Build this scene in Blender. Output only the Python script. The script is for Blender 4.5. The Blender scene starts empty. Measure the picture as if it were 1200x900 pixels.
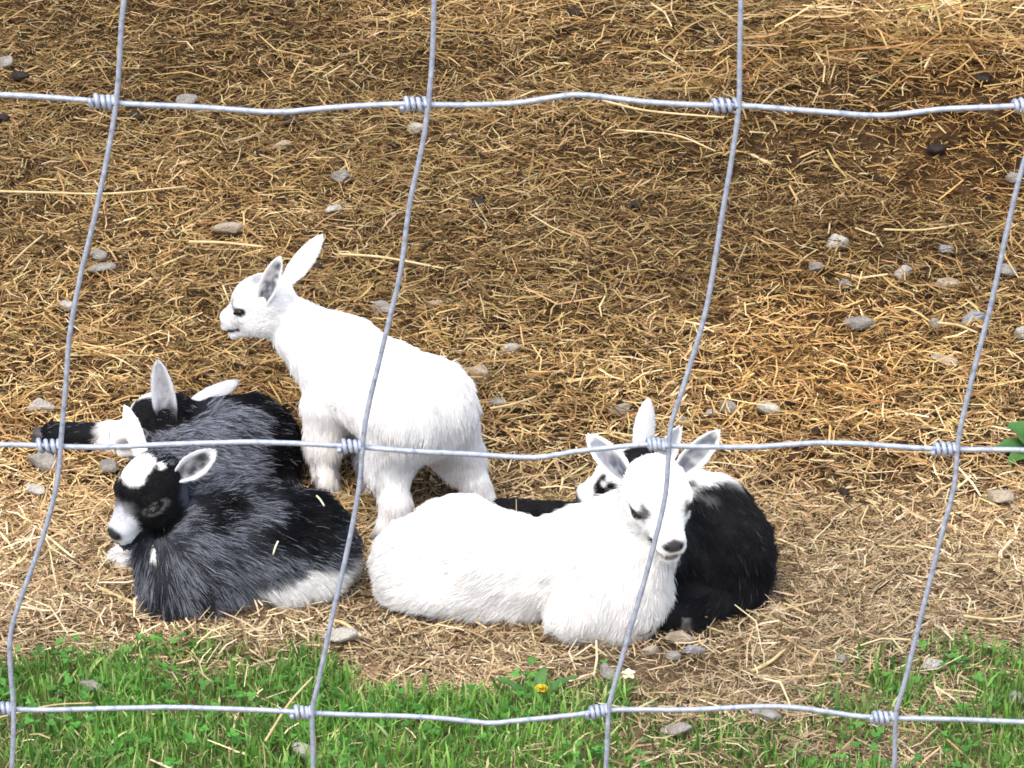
import bpy, math, random
import numpy as np
from mathutils import Vector, Matrix

R = math.radians
rng = np.random.default_rng(11)
random.seed(5)
scene = bpy.context.scene
col = scene.collection

# ------------------------------------------------------------------ camera
CAM_Z, DIP, FPX = 1.9, R(25.0), 4015.0            # eye height, downward tilt, focal length in 1200-px units
cam_d = bpy.data.cameras.new("camera")
cam = bpy.data.objects.new("camera", cam_d)
col.objects.link(cam)
cam.location = (0, 0, CAM_Z)
cam.rotation_euler = (math.pi / 2 - DIP, 0, 0)
cam_d.sensor_width = 36.0
cam_d.lens = 36.0 * FPX / 1200.0
cam_d.clip_start, cam_d.clip_end = 0.05, 500.0
scene.camera = cam

# ------------------------------------------------------------------ sky, sun, exposure
SUN_EL, SUN_AZ = R(62), R(205)                    # azimuth clockwise from +Y: behind the camera, a little to the left
world = bpy.data.worlds.new("World")
scene.world = world
world.use_nodes = True
wn = world.node_tree
sky = wn.nodes.new("ShaderNodeTexSky")
sky.sky_type = 'NISHITA'
sky.sun_disc = False
sky.sun_elevation = SUN_EL
sky.sun_rotation = SUN_AZ
sky.dust_density = 4.0
sky.air_density = 1.0
sky.ozone_density = 1.0
bg = wn.nodes["Background"]
bg.inputs["Strength"].default_value = 0.15
wn.links.new(sky.outputs["Color"], bg.inputs["Color"])
sun_d = bpy.data.lights.new("sun", 'SUN')
sun_d.energy = 1.0
sun_d.angle = R(60)
sun_d.color = (1.0, 0.95, 0.87)
sun = bpy.data.objects.new("sun", sun_d)
col.objects.link(sun)
sdir = Vector((math.sin(SUN_AZ) * math.cos(SUN_EL), math.cos(SUN_AZ) * math.cos(SUN_EL), math.sin(SUN_EL)))
sun.rotation_euler = sdir.to_track_quat('Z', 'Y').to_euler()
sun.location = sdir * 20
scene.view_settings.view_transform = 'Standard'
scene.view_settings.look = 'None'
scene.view_settings.exposure = 1.05
scene.view_settings.gamma = 1.0
scene.view_settings.use_curve_mapping = False
scene.cycles.use_denoising = True
scene.cycles.max_bounces = 8
scene.cycles.filter_width = 1.7
try:
    scene.cycles_curves.shape = 'RIBBONS'
except Exception:
    pass

# ------------------------------------------------------------------ noise + terrain
_tab = np.random.default_rng(3).random((32, 32, 32)).astype(np.float32)
def vnoise(p, f=1.0, off=0.0):
    q = np.asarray(p, dtype=np.float64) * f + off + 1000.0
    i = np.floor(q).astype(int)
    t = q - i
    t = t * t * (3 - 2 * t)
    out = 0
    for a in (0, 1):
        for b in (0, 1):
            for c in (0, 1):
                w = (t[:, 0] if a else 1 - t[:, 0]) * (t[:, 1] if b else 1 - t[:, 1]) * (t[:, 2] if c else 1 - t[:, 2])
                out = out + w * _tab[(i[:, 0] + a) % 32, (i[:, 1] + b) % 32, (i[:, 2] + c) % 32]
    return out
def sstep(a, b, x):
    t = np.clip((x - a) / (b - a), 0, 1)
    return t * t * (3 - 2 * t)
def n2(x, y, f, off=0.0):
    x = np.atleast_1d(np.asarray(x, float)); y = np.atleast_1d(np.asarray(y, float))
    return vnoise(np.stack([x, y, np.zeros_like(x)], 1), f, off)
def terrain(x, y):
    x = np.atleast_1d(np.asarray(x, float)); y = np.atleast_1d(np.asarray(y, float))
    near = np.exp(-np.maximum(0, np.abs(y - 4.5) - 4.0) / 4)
    z = 0.018 * (n2(x, y, 2.3, 5.1) - .5) + 0.010 * (n2(x, y, 7.0, 9.3) - .5) + 0.006 * (n2(x, y, 23.0, 2.2) - .5)
    # trampled hay bank at the back right, a low step facing the camera
    edge = 4.86 + 0.10 * (n2(x, y, 3.0, 1.7) - .5) - 0.10 * x
    z = z + 0.13 * sstep(edge - .10, edge + .22, y) * sstep(-0.15, 0.75, x)
    z = z + 0.035 * sstep(5.0, 5.6, y)
    return z * near
def ray(u, v):
    F = np.array([0, math.cos(DIP), -math.sin(DIP)]); U = np.array([0, math.sin(DIP), math.cos(DIP)])
    return F + np.array([1., 0, 0]) * (u - 600) / FPX + U * (450 - v) / FPX
def W(u, v, Y):                                   # the point at distance Y seen along a sight line
    d = ray(u, v)
    return np.array([0, 0, CAM_Z]) + d * (Y / d[1])
def G(u, v):                                      # where that sight line meets the ground
    d = ray(u, v); z = 0.0
    for _ in range(30):
        t = (CAM_Z - z) / -d[2]
        p = np.array([0, 0, CAM_Z]) + d * t
        z = 0.5 * z + 0.5 * float(terrain(p[0], p[1])[0])
    return p

# ------------------------------------------------------------------ helpers
def tag(o, label=None, cat=None, group=None, kind=None):
    if label: o["label"] = label
    if cat: o["category"] = cat
    if group: o["group"] = group
    if kind: o["kind"] = kind
    return o
def empty(name, loc):
    o = bpy.data.objects.new(name, None)
    o.empty_display_size = 0.05
    o.location = [float(c) for c in loc]
    col.objects.link(o)
    return o
def mesh_np(name, V, F, mat, parent=None, colors=None, smooth=True, loc=(0, 0, 0)):
    """V (n,3); F (m,k) with one face size, or a list of such arrays."""
    if not isinstance(F, list): F = [F]
    me = bpy.data.meshes.new(name)
    V = np.asarray(V, dtype=np.float32) - np.asarray(loc, dtype=np.float32)
    me.vertices.add(len(V)); me.vertices.foreach_set("co", V.ravel())
    loops = np.concatenate([f.ravel() for f in F]).astype(np.int32)
    sizes = np.concatenate([np.full(len(f), f.shape[1]) for f in F])
    starts = np.concatenate([[0], np.cumsum(sizes)[:-1]]).astype(np.int32)
    me.loops.add(len(loops)); me.loops.foreach_set("vertex_index", loops)
    me.polygons.add(len(starts)); me.polygons.foreach_set("loop_start", starts)
    if smooth: me.polygons.foreach_set("use_smooth", np.ones(len(starts), dtype=bool))
    if colors is not None:
        a = me.attributes.new("tint", 'FLOAT_COLOR', 'POINT')
        c = np.ones((len(V), 4), dtype=np.float32); c[:, :3] = colors
        a.data.foreach_set("color", c.ravel())
    me.update(calc_edges=True)
    me.validate()
    if mat: me.materials.append(mat)
    o = bpy.data.objects.new(name, me)
    col.objects.link(o)
    if parent is not None: o.parent = parent
    else: o.location = [float(c) for c in loc]
    return o
def unit(v):
    v = np.asarray(v, float)
    return v / np.maximum(np.linalg.norm(v, axis=-1, keepdims=True), 1e-9)
def spline(P, n):
    P = np.asarray(P, float)
    s = np.concatenate([[0], np.cumsum(np.linalg.norm(np.diff(P, axis=0), axis=1))])
    tt = np.linspace(0, s[-1], n); out = []
    Q = np.vstack([2 * P[0] - P[1], P, 2 * P[-1] - P[-2]])
    for t in tt:
        i = min(max(int(np.searchsorted(s, t, side='right')) - 1, 0), len(P) - 2)
        f = (t - s[i]) / max(s[i + 1] - s[i], 1e-9)
        p0, p1, p2, p3 = Q[i], Q[i + 1], Q[i + 2], Q[i + 3]
        out.append(.5 * (2 * p1 + (p2 - p0) * f + (2 * p0 - 5 * p1 + 4 * p2 - p3) * f * f + (3 * p1 - p0 - 3 * p2 + p3) * f ** 3))
    return np.array(out)
def tube(P, r, sides=8, cap=True):
    P = np.asarray(P, float); n = len(P)
    r = np.broadcast_to(np.asarray(r, float), (n,))
    T = unit(np.gradient(P, axis=0))
    N = np.cross(T[0], [0.13, 0.3, 0.95]); N = unit(N)
    V = []
    for i in range(n):
        N = unit(N - T[i] * np.dot(N, T[i])); B = np.cross(T[i], N)
        a = np.linspace(0, 2 * np.pi, sides, endpoint=False)
        V.append(P[i] + r[i] * (np.cos(a)[:, None] * N + np.sin(a)[:, None] * B))
    V = np.concatenate(V)
    i, j = np.meshgrid(np.arange(n - 1), np.arange(sides), indexing='ij')
    a = i * sides + j; b = i * sides + (j + 1) % sides
    F = np.stack([a, b, b + sides, a + sides], -1).reshape(-1, 4)
    Fs = [F]
    if cap: Fs.append(np.stack([np.arange(sides)[::-1], (n - 1) * sides + np.arange(sides)]))
    return V, Fs

# ------------------------------------------------------------------ materials
def mat_new(name):
    m = bpy.data.materials.new(name); m.use_nodes = True
    nt = m.node_tree
    return m, nt, nt.nodes["Principled BSDF"]
def noise_node(nt, scale, detail=4, rough=.55, coord=None):
    n = nt.nodes.new("ShaderNodeTexNoise")
    n.inputs["Scale"].default_value = scale; n.inputs["Detail"].default_value = detail; n.inputs["Roughness"].default_value = rough
    if coord is None:
        coord = nt.nodes.new("ShaderNodeTexCoord").outputs["Object"]
    nt.links.new(coord, n.inputs["Vector"])
    return n
def ramp(nt, fac, stops):
    r = nt.nodes.new("ShaderNodeValToRGB")
    els = r.color_ramp.elements
    while len(els) < len(stops): els.new(.5)
    for e, (p, c) in zip(els, stops): e.position = p; e.color = (*c, 1)
    nt.links.new(fac, r.inputs["Fac"])
    return r
def bump(nt, bsdf, h, strength, dist):
    b = nt.nodes.new("ShaderNodeBump"); b.inputs["Strength"].default_value = strength; b.inputs["Distance"].default_value = dist
    nt.links.new(h, b.inputs["Height"]); nt.links.new(b.outputs["Normal"], bsdf.inputs["Normal"])
def mat_tint(name, rough=.6, spec=.3, var=0.0, vscale=60, trans=0.0):
    m, nt, b = mat_new(name)
    a = nt.nodes.new("ShaderNodeAttribute"); a.attribute_name = "tint"
    out = a.outputs["Color"]
    if var:
        n = noise_node(nt, vscale, 3)
        mr = nt.nodes.new("ShaderNodeMapRange"); mr.inputs["To Min"].default_value = 1 - var; mr.inputs["To Max"].default_value = 1 + var
        nt.links.new(n.outputs["Fac"], mr.inputs["Value"])
        mx = nt.nodes.new("ShaderNodeVectorMath"); mx.operation = 'SCALE'
        nt.links.new(out, mx.inputs[0]); nt.links.new(mr.outputs["Result"], mx.inputs["Scale"])
        out = mx.outputs["Vector"]
    nt.links.new(out, b.inputs["Base Color"])
    b.inputs["Roughness"].default_value = rough; b.inputs["Specular IOR Level"].default_value = spec
    if trans:
        t = nt.nodes.new("ShaderNodeBsdfTranslucent"); nt.links.new(out, t.inputs["Color"])
        ms = nt.nodes.new("ShaderNodeMixShader"); ms.inputs["Fac"].default_value = trans
        nt.links.new(b.outputs[0], ms.inputs[1]); nt.links.new(t.outputs[0], ms.inputs[2])
        nt.links.new(ms.outputs[0], nt.nodes["Material Output"].inputs["Surface"])
    return m
def mat_noise(name, stops, scale, rough=.8, bs=.3, bd=.002, spec=.3, metallic=0.0):
    m, nt, b = mat_new(name)
    tc = nt.nodes.new("ShaderNodeTexCoord").outputs["Object"]
    n = noise_node(nt, scale, 6, .6, tc)
    r = ramp(nt, n.outputs["Fac"], stops)
    nt.links.new(r.outputs["Color"], b.inputs["Base Color"])
    b.inputs["Roughness"].default_value = rough; b.inputs["Specular IOR Level"].default_value = spec; b.inputs["Metallic"].default_value = metallic
    n2_ = noise_node(nt, scale * 4, 5, .6, tc)
    bump(nt, b, n2_.outputs["Fac"], bs, bd)
    return m

def soil_material():
    m, nt, b = mat_new("soil")
    tc = nt.nodes.new("ShaderNodeTexCoord").outputs["Object"]
    n = noise_node(nt, 26, 7, .65, tc)
    wet = ramp(nt, n.outputs["Fac"], [(.28, (.014, .009, .005)), (.46, (.042, .025, .012)), (.62, (.085, .052, .024)), (.8, (.15, .097, .045))])
    dry = ramp(nt, n.outputs["Fac"], [(.25, (.07, .048, .028)), (.48, (.17, .122, .074)), (.62, (.25, .185, .115)), (.8, (.34, .265, .17))])
    sep = nt.nodes.new("ShaderNodeSeparateXYZ"); nt.links.new(tc, sep.inputs[0])
    big = noise_node(nt, 2.4, 3, .5, tc)
    add = nt.nodes.new("ShaderNodeMath"); add.operation = 'MULTIPLY_ADD'; add.inputs[1].default_value = .55
    nt.links.new(big.outputs["Fac"], add.inputs[0]); nt.links.new(sep.outputs["Y"], add.inputs[2])
    mr = nt.nodes.new("ShaderNodeMapRange"); mr.inputs["From Min"].default_value = 3.95; mr.inputs["From Max"].default_value = 3.5
    nt.links.new(add.outputs[0], mr.inputs["Value"])
    mx = nt.nodes.new("ShaderNodeMix"); mx.data_type = 'RGBA'
    nt.links.new(mr.outputs["Result"], mx.inputs["Factor"]); nt.links.new(wet.outputs["Color"], mx.inputs[6]); nt.links.new(dry.outputs["Color"], mx.inputs[7])
    nt.links.new(mx.outputs[2], b.inputs["Base Color"])
    b.inputs["Roughness"].default_value = .95; b.inputs["Specular IOR Level"].default_value = .1
    bump(nt, b, noise_node(nt, 110, 6, .65, tc).outputs["Fac"], .9, .008)
    return m
M_soil = soil_material()
M_straw = mat_tint("straw", .8, .08, .22, 220, .10)
M_grass = mat_tint("grass_blade", .5, .3, .18, 120, .3)
M_wire = mat_noise("galvanised_wire", [(.30, (.22, .25, .31)), (.42, (.36, .405, .49)), (.58, (.45, .50, .59)), (.75, (.62, .66, .73))], 240, .55, .35, .0008, .45, .3)
M_coat_skin = mat_tint("coat_skin", .8, .12)
M_fur = mat_tint("fur_hair", .45, .14)
M_pupil, _nt, _b = mat_new("eye_pupil"); _b.inputs["Base Color"].default_value = (.004, .004, .004, 1); _b.inputs["Roughness"].default_value = .1
M_eye, _nt, _b = mat_new("eye_dark"); _b.inputs["Base Color"].default_value = (.035, .024, .017, 1); _b.inputs["Roughness"].default_value = .12
M_hoof = mat_noise("hoof_horn", [(.3, (.03, .028, .027)), (.7, (.10, .09, .085))], 60, .55)
M_dung = mat_noise("dung", [(.3, (.010, .007, .005)), (.7, (.035, .023, .015))], 60, .7, .6, .004)
M_stem = mat_noise("straw_stem", [(.25, (.44, .31, .14)), (.55, (.60, .46, .23)), (.8, (.70, .57, .33))], 35, .55, .2, .001)
M_leaf = mat_noise("broad_leaf", [(.25, (.035, .10, .022)), (.55, (.07, .17, .035)), (.8, (.12, .24, .06))], 45, .5, .3, .002)
M_yellow = mat_noise("yellow_petal", [(.3, (.70, .42, .015)), (.7, (.85, .60, .04))], 80, .6)
M_cream = mat_noise("cream_petal", [(.3, (.72, .70, .40)), (.7, (.85, .84, .62))], 70, .6)
def stone_mat(name, a, b, c): return mat_noise(name, [(.28, a), (.5, b), (.75, c)], 70, .9, .9, .006, .2)
SM = {
    'grey': stone_mat("stone_grey", (.19, .175, .15), (.31, .29, .255), (.43, .405, .365)),
    'pale': stone_mat("stone_pale", (.34, .315, .265), (.48, .45, .39), (.60, .57, .51)),
    'tan':  stone_mat("stone_tan", (.29, .235, .165), (.43, .36, .265), (.54, .465, .355)),
    'blue': stone_mat("stone_blue_grey", (.19, .195, .20), (.30, .31, .325), (.44, .455, .47)),
}

# ------------------------------------------------------------------ ground
def axis(a, b, step, far, grow=1.35):
    mid = np.arange(a, b + step / 2, step)
    lo, hi, s = [], [], step
    x = a
    while x > -far: s *= grow; x -= s; lo.append(x)
    s, x = step, b
    while x < far: s *= grow; x += s; hi.append(x)
    return np.array(lo[::-1] + list(mid) + hi)
xs = axis(-1.7, 1.7, .017, 120); ys = axis(2.4, 6.8, .017, 150)
gx, gy = np.meshgrid(xs, ys, indexing='ij')
gz = terrain(gx.ravel(), gy.ravel())
V = np.stack([gx.ravel(), gy.ravel(), gz], 1)
i, j = np.meshgrid(np.arange(len(xs) - 1), np.arange(len(ys) - 1), indexing='ij')
a = i * len(ys) + j
F = np.stack([a, a + len(ys), a + len(ys) + 1, a + 1], -1).reshape(-1, 4)
ground = mesh_np("ground", V, F, M_soil)
tag(ground, "brown trampled soil of the pen under the straw", kind="structure")

# ------------------------------------------------------------------ grass cover map (0 none .. 1 lush)
def grass_mask(x, y):
    nz = n2(x, y, 6.0, 4.4); nz2 = n2(x, y, 17.0, 8.8)
    xs_ = np.array([-2.0, -.62, -.52, -.42, -.30, -.2, 0.0, .10, .17, .30, .38, .46, .60, 2.0])
    ed = np.interp(x, xs_, [3.32, 3.325, 3.325, 3.305, 3.285, 3.275, 3.275, 3.28, 3.21, 3.21, 3.34, 3.375, 3.385, 3.385])
    den = np.interp(x, xs_, [1, 1, 1, 1, 1, 1, 1, .95, .8, .72, .75, .85, .95, .9])
    m = sstep(ed + .035, ed - .03, y + .16 * (nz - .5) + .09 * (nz2 - .5))
    patch = np.where(x > .13, sstep(.26, .56, nz * .6 + nz2 * .4 + .12 * (y < 3.19)), 1.0)
    return m * den * (.35 + .65 * patch) * np.where(x > .13, .25 + .75 * patch, 1)

# ------------------------------------------------------------------ straw litter
def ribbons(c, yaw, L, wid, tilt, roll, bend, colr, seg=2):
    """Bent flat straws: centre, heading, length, width."""
    n = len(c)
    d = np.stack([np.cos(yaw) * np.cos(tilt), np.sin(yaw) * np.cos(tilt), np.sin(tilt)], 1)
    s = unit(np.cross(d, np.tile([0, 0, 1.], (n, 1))))
    up = np.cross(s, d)
    side = s * np.cos(roll)[:, None] + up * np.sin(roll)[:, None]
    k = seg + 1
    t = np.linspace(-.5, .5, k)
    V = np.zeros((n, k, 2, 3))
    for q in range(k):
        cc = c + d * (L * t[q])[:, None] + s * (bend[:, 0] * L * (t[q] ** 2 * 4 - .33))[:, None] + up * (bend[:, 1] * L * (.33 - t[q] ** 2 * 4))[:, None]
        w = wid * (1 - .25 * abs(t[q]) * 2)
        V[:, q, 0] = cc - side * (w / 2)[:, None]; V[:, q, 1] = cc + side * (w / 2)[:, None]
    base = np.arange(n)[:, None] * (2 * k)
    F = np.concatenate([base + np.array([2 * q, 2 * q + 1, 2 * q + 3, 2 * q + 2]) for q in range(seg)])
    C = np.repeat(colr, 2 * k, axis=0)
    return V.reshape(-1, 3), F, C

PAL = np.array([[.61, .475, .262], [.465, .325, .140], [.335, .210, .082], [.20, .118, .045], [.092, .053, .023], [.036, .022, .012]])
def straw_colour(x, y, n, top):
    """pale dry bits lie on top and near the grass, wet brown ones farther back"""
    wet = sstep(.40, .68, n2(x, y, 2.6, 3.3) * .6 + n2(x, y, 8.0, 6.1) * .4)
    far = sstep(3.45, 4.1, y)
    bankband = sstep(-.25, .35, x) * np.exp(-((y - 4.72 + .1 * x) / .26) ** 2)
    hay = sstep(.1, .7, x) * sstep(4.95, 5.2, y)
    mix = np.stack([.26 - .17 * far + .25 * hay + .0 * wet, .30 + 0 * far + .15 * hay, .22 + .12 * far, .14 + .12 * far + .10 * wet + .2 * bankband,
                    .05 + .06 * far + .16 * wet + .25 * bankband, .02 + .03 * far + .08 * wet + .10 * bankband], 1)
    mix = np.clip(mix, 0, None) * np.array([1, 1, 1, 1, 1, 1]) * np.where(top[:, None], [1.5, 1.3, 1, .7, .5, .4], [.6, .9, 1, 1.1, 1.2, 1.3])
    cum = np.cumsum(mix, 1); cum /= cum[:, -1:]
    r = rng.random(n)[:, None]
    idx = (r > cum).sum(1).clip(0, 5)
    c = PAL[idx] * (0.75 + .5 * rng.random((n, 1)))
    grey = (1 - far)[:, None] * .38
    lum = c.mean(1, keepdims=True)
    c = c * (1 - grey) + lum * np.array([1.12, 1.0, .80]) * grey
    mid_ = np.exp(-((y - 3.95) / .45) ** 2)
    area_ = .82 + .42 * sstep(.3, .7, n2(x, y, 1.9, 21.3) * .7 + n2(x, y, 5.0, 17.9) * .3)
    c = c * ((1 + .16 * mid_) * area_)[:, None]
    rust = (sstep(.48, .72, n2(x, y, 3.4, 12.7)) * far)[:, None]
    c = c * (1 + rust * np.array([-.02, -.10, -.20]))
    c = c * (1 + .22 * (1 - far))[:, None]
    return c * (1 + .04 * rng.standard_normal((n, 3)))
def litter(n, x0, x1, y0, y1, lmu, lsd, w0, w1, zmax, tilt_sd, top, keep=None, seg=2):
    x = rng.uniform(x0, x1, n); y = rng.uniform(y0, y1, n)
    p = np.ones(n)
    p *= 1 - .95 * grass_mask(x, y)
    p *= 1 - .78 * sstep(1.25, .6, np.hypot((x - .165) / .10, (y - 3.335) / .085) + .5 * (n2(x, y, 14., 3.1) - .5))
    if keep is not None: p *= keep(x, y)
    k = rng.random(n) < p; x, y = x[k], y[k]; n = len(x)
    L = np.clip(np.exp(rng.normal(math.log(lmu), lsd, n)), .008, .20)
    wid = rng.uniform(w0, w1, n) * np.clip(.6 + L / .1, .6, 1.3)
    tilt = np.clip(rng.normal(0, tilt_sd, n), -.55, .55) * np.clip(.05 / L, .15, 1)
    hmap = .15 + 1.3 * sstep(.25, .75, n2(x, y, 5.5, 7.7)) * (.5 + n2(x, y, 15.0, 1.7))
    z = terrain(x, y) + .001 + zmax * hmap * rng.random(n) ** (.8 if top else 1.3) + np.abs(np.sin(tilt)) * L * .35
    c = np.stack([x, y, z], 1)
    bend = np.stack([rng.normal(0, .13, n), rng.normal(0.02, .06, n)], 1)
    yaw = rng.random(n) * 2 * np.pi
    return ribbons(c, yaw, L, wid, tilt, rng.normal(0, .6, n), bend, straw_colour(x, y, n, np.full(n, top)), seg)
def merge(parts):
    Vs, Fs, Cs, o = [], [], [], 0
    for v, f, c in parts:
        Vs.append(v); Fs.append(f + o); Cs.append(c); o += len(v)
    return np.concatenate(Vs), np.concatenate(Fs), np.concatenate(Cs)
parts = [
    litter(120000, -1.15, 1.15, 3.0, 6.2, .018, .45, .0010, .0028, .009, .22, False),
    litter(90000, -1.15, 1.15, 3.0, 6.2, .010, .35, .0010, .0026, .012, .30, False, None, 1),
    litter(70000, -1.15, 1.15, 3.0, 6.2, .022, .50, .0010, .0027, .014, .28, True),
    litter(26000, -1.15, 1.15, 3.0, 6.2, .034, .55, .0008, .0021, .018, .22, True),
    litter(55000, -.80, .80, 3.0, 3.75, .017, .45, .0008, .0021, .009, .18, True),
    litter(50000, -.80, .80, 3.0, 3.75, .009, .35, .0008, .0022, .010, .22, True, None, 1),
    litter(10000, .0, 1.25, 4.75, 6.2, .065, .38, .0014, .0028, .045, .30, True, lambda x, y: sstep(.1, .5, x) * sstep(4.8, 5.05, y)),
    litter(30000, -2.4, 2.4, 2.6, 6.8, .040, .45, .0016, .0034, .014, .16, True, lambda x, y: (np.abs(x) > 1.1) | (y > 6.1)),
]
V, F, C = merge(parts)
straw = mesh_np("straw_litter", V, F, M_straw, colors=C, smooth=False)
tag(straw, "loose golden brown straw and hay litter covering the pen floor", "straw", kind="stuff")

# ------------------------------------------------------------------ grass along the fence
def blades(n, x0, x1, y0, y1, h0, h1, w0, w1, gain):
    x = rng.uniform(x0, x1, n); y = rng.uniform(y0, y1, n)
    m = grass_mask(x, y)
    k = rng.random(n) < m; x, y, m = x[k], y[k], m[k]; n = len(x)
    clump = n2(x, y, 14.0, 3.9)
    h = rng.uniform(h0, h1, n) * (.55 + .7 * clump) * (.6 + .4 * m)
    wid = rng.uniform(w0, w1, n)
    yaw = rng.random(n) * 2 * np.pi
    lean = np.abs(rng.normal(.35, .35, n))
    dirn = np.stack([np.cos(yaw), np.sin(yaw), np.zeros(n)], 1)
    side = np.stack([-np.sin(yaw), np.cos(yaw), np.zeros(n)], 1)
    tw = rng.normal(0, .8, n)
    side = side * np.cos(tw)[:, None] + dirn * np.sin(tw)[:, None]
    z = terrain(x, y)
    p = np.stack([x, y, z - .003], 1)
    ts = [0, .4, .75, 1.0]
    V = np.zeros((n, 7, 3)); 
    for q, t in enumerate(ts):
        cc = p + np.array([0, 0, 1.]) * (h * (t - .38 * lean * t * t))[:, None] + dirn * (h * lean * t * t * .95)[:, None]
        w = wid * [.8, 1, .7, 0][q] / 2
        if q < 3: V[:, 2 * q] = cc - side * w[:, None]; V[:, 2 * q + 1] = cc + side * w[:, None]
        else: V[:, 6] = cc
    base = np.arange(n)[:, None] * 7
    F = np.concatenate([base + np.array(f) for f in ([0, 1, 3], [0, 3, 2], [2, 3, 5], [2, 5, 4], [4, 5, 6])])
    pal = np.array([[.055, .150, .024], [.095, .225, .036], [.165, .315, .058], [.26, .40, .105], [.40, .47, .19], [.52, .44, .23]])
    idx = np.searchsorted(np.cumsum([.22, .32, .26, .12, .05, .03]), rng.random(n)).clip(0, 5)
    C = pal[idx] * gain * (.75 + .5 * rng.random((n, 1))) * (.75 + .5 * n2(x, y, 9.0, 2.7))[:, None]
    return V.reshape(-1, 3), F, np.repeat(C, 7, axis=0)
def clover(n, x0, x1, y0, y1):
    x = rng.uniform(x0, x1, n); y = rng.uniform(y0, y1, n)
    m = grass_mask(x, y) * sstep(.45, .65, n2(x, y, 8.0, 11.2))
    k = rng.random(n) < m; x, y = x[k], y[k]; n = len(x)
    z = terrain(x, y) + rng.uniform(.008, .024, n)
    Vs, Fs, Cs, o = [], [], [], 0
    for i in range(n):
        a0 = rng.random() * 6.28; r = rng.uniform(.0018, .0040); tl = rng.normal(0, .3, 2)
        c = np.array([.075, .235, .035]) * rng.uniform(.7, 1.6)
        for q in range(3):
            a = a0 + q * 2.094; cx, cy = math.cos(a) * r * .9, math.sin(a) * r * .9
            ang = a + np.array([math.pi, 2.1, 1.0, .25, -.25, -1.0, -2.1])
            px, py = cx + r * np.cos(ang) * .85, cy + r * np.sin(ang) * .85
            P = np.stack([x[i] + px, y[i] + py, z[i] + px * tl[0] + py * tl[1] + .15 * np.hypot(px, py)], 1)
            Vs.append(P); Fs += [[o, o + 1, o + 2], [o, o + 2, o + 3], [o, o + 3, o + 4], [o, o + 4, o + 5], [o, o + 5, o + 6]]; Cs.append(np.tile(c, (7, 1))); o += 7
    return np.concatenate(Vs), np.array(Fs), np.concatenate(Cs)
V, F, C = merge([blades(70000, -.95, .95, 2.85, 3.45, .014, .038, .0010, .0025, 1.28), blades(9000, -.95, .95, 2.85, 3.45, .022, .046, .0024, .0044, 1.25),
                 clover(3600, -.9, .9, 2.9, 3.4), blades(16000, -2.2, 2.2, 1.5, 2.9, .025, .06, .002, .004, 1.0)])
grass = mesh_np("grass", V, F, M_grass, colors=C, smooth=True)
tag(grass, "short bright green grass and clover along the fence", "grass", kind="stuff")

# ------------------------------------------------------------------ goat kids: implicit body -> one continuous mesh
class Prim:
    def __init__(s, kind, a, b=None, ra=None, rb=None, k=.02, flow=None, hair=.012, M=None):
        s.kind, s.a, s.b, s.ra, s.rb, s.k, s.hair, s.M = kind, np.asarray(a, float), b, ra, rb, k, hair, M
        if b is not None: s.b = np.asarray(b, float)
        if flow is None: flow = (s.b - s.a) if b is not None else np.array([0, 0, -1.])
        s.flow = unit(flow)
    def bounds(s):
        if s.kind == 'cone':
            return np.minimum(s.a - s.ra, s.b - s.rb), np.maximum(s.a + s.ra, s.b + s.rb)
        m = np.sqrt(((s.M * np.asarray(s.ra)[None, :]) ** 2).sum(1)) if s.M is not None else np.asarray(s.ra)
        return s.a - m, s.a + m
    def d(s, p):
        if s.kind == 'cone':
            ba = s.b - s.a; pa = p - s.a
            h = np.clip((pa @ ba) / (ba @ ba), 0, 1)
            return np.linalg.norm(pa - h[..., None] * ba, axis=-1) - (s.ra + (s.rb - s.ra) * h)
        q = p - s.a
        if s.M is not None: q = q @ s.M
        r = np.asarray(s.ra)
        k0 = np.linalg.norm(q / r, axis=-1); k1 = np.linalg.norm(q / (r * r), axis=-1)
        return k0 * (k0 - 1) / np.maximum(k1, 1e-6)
def smin(a, b, k):
    h = np.clip(.5 + .5 * (a - b) / k, 0, 1)
    return a + (b - a) * h - k * h * (1 - h)
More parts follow.
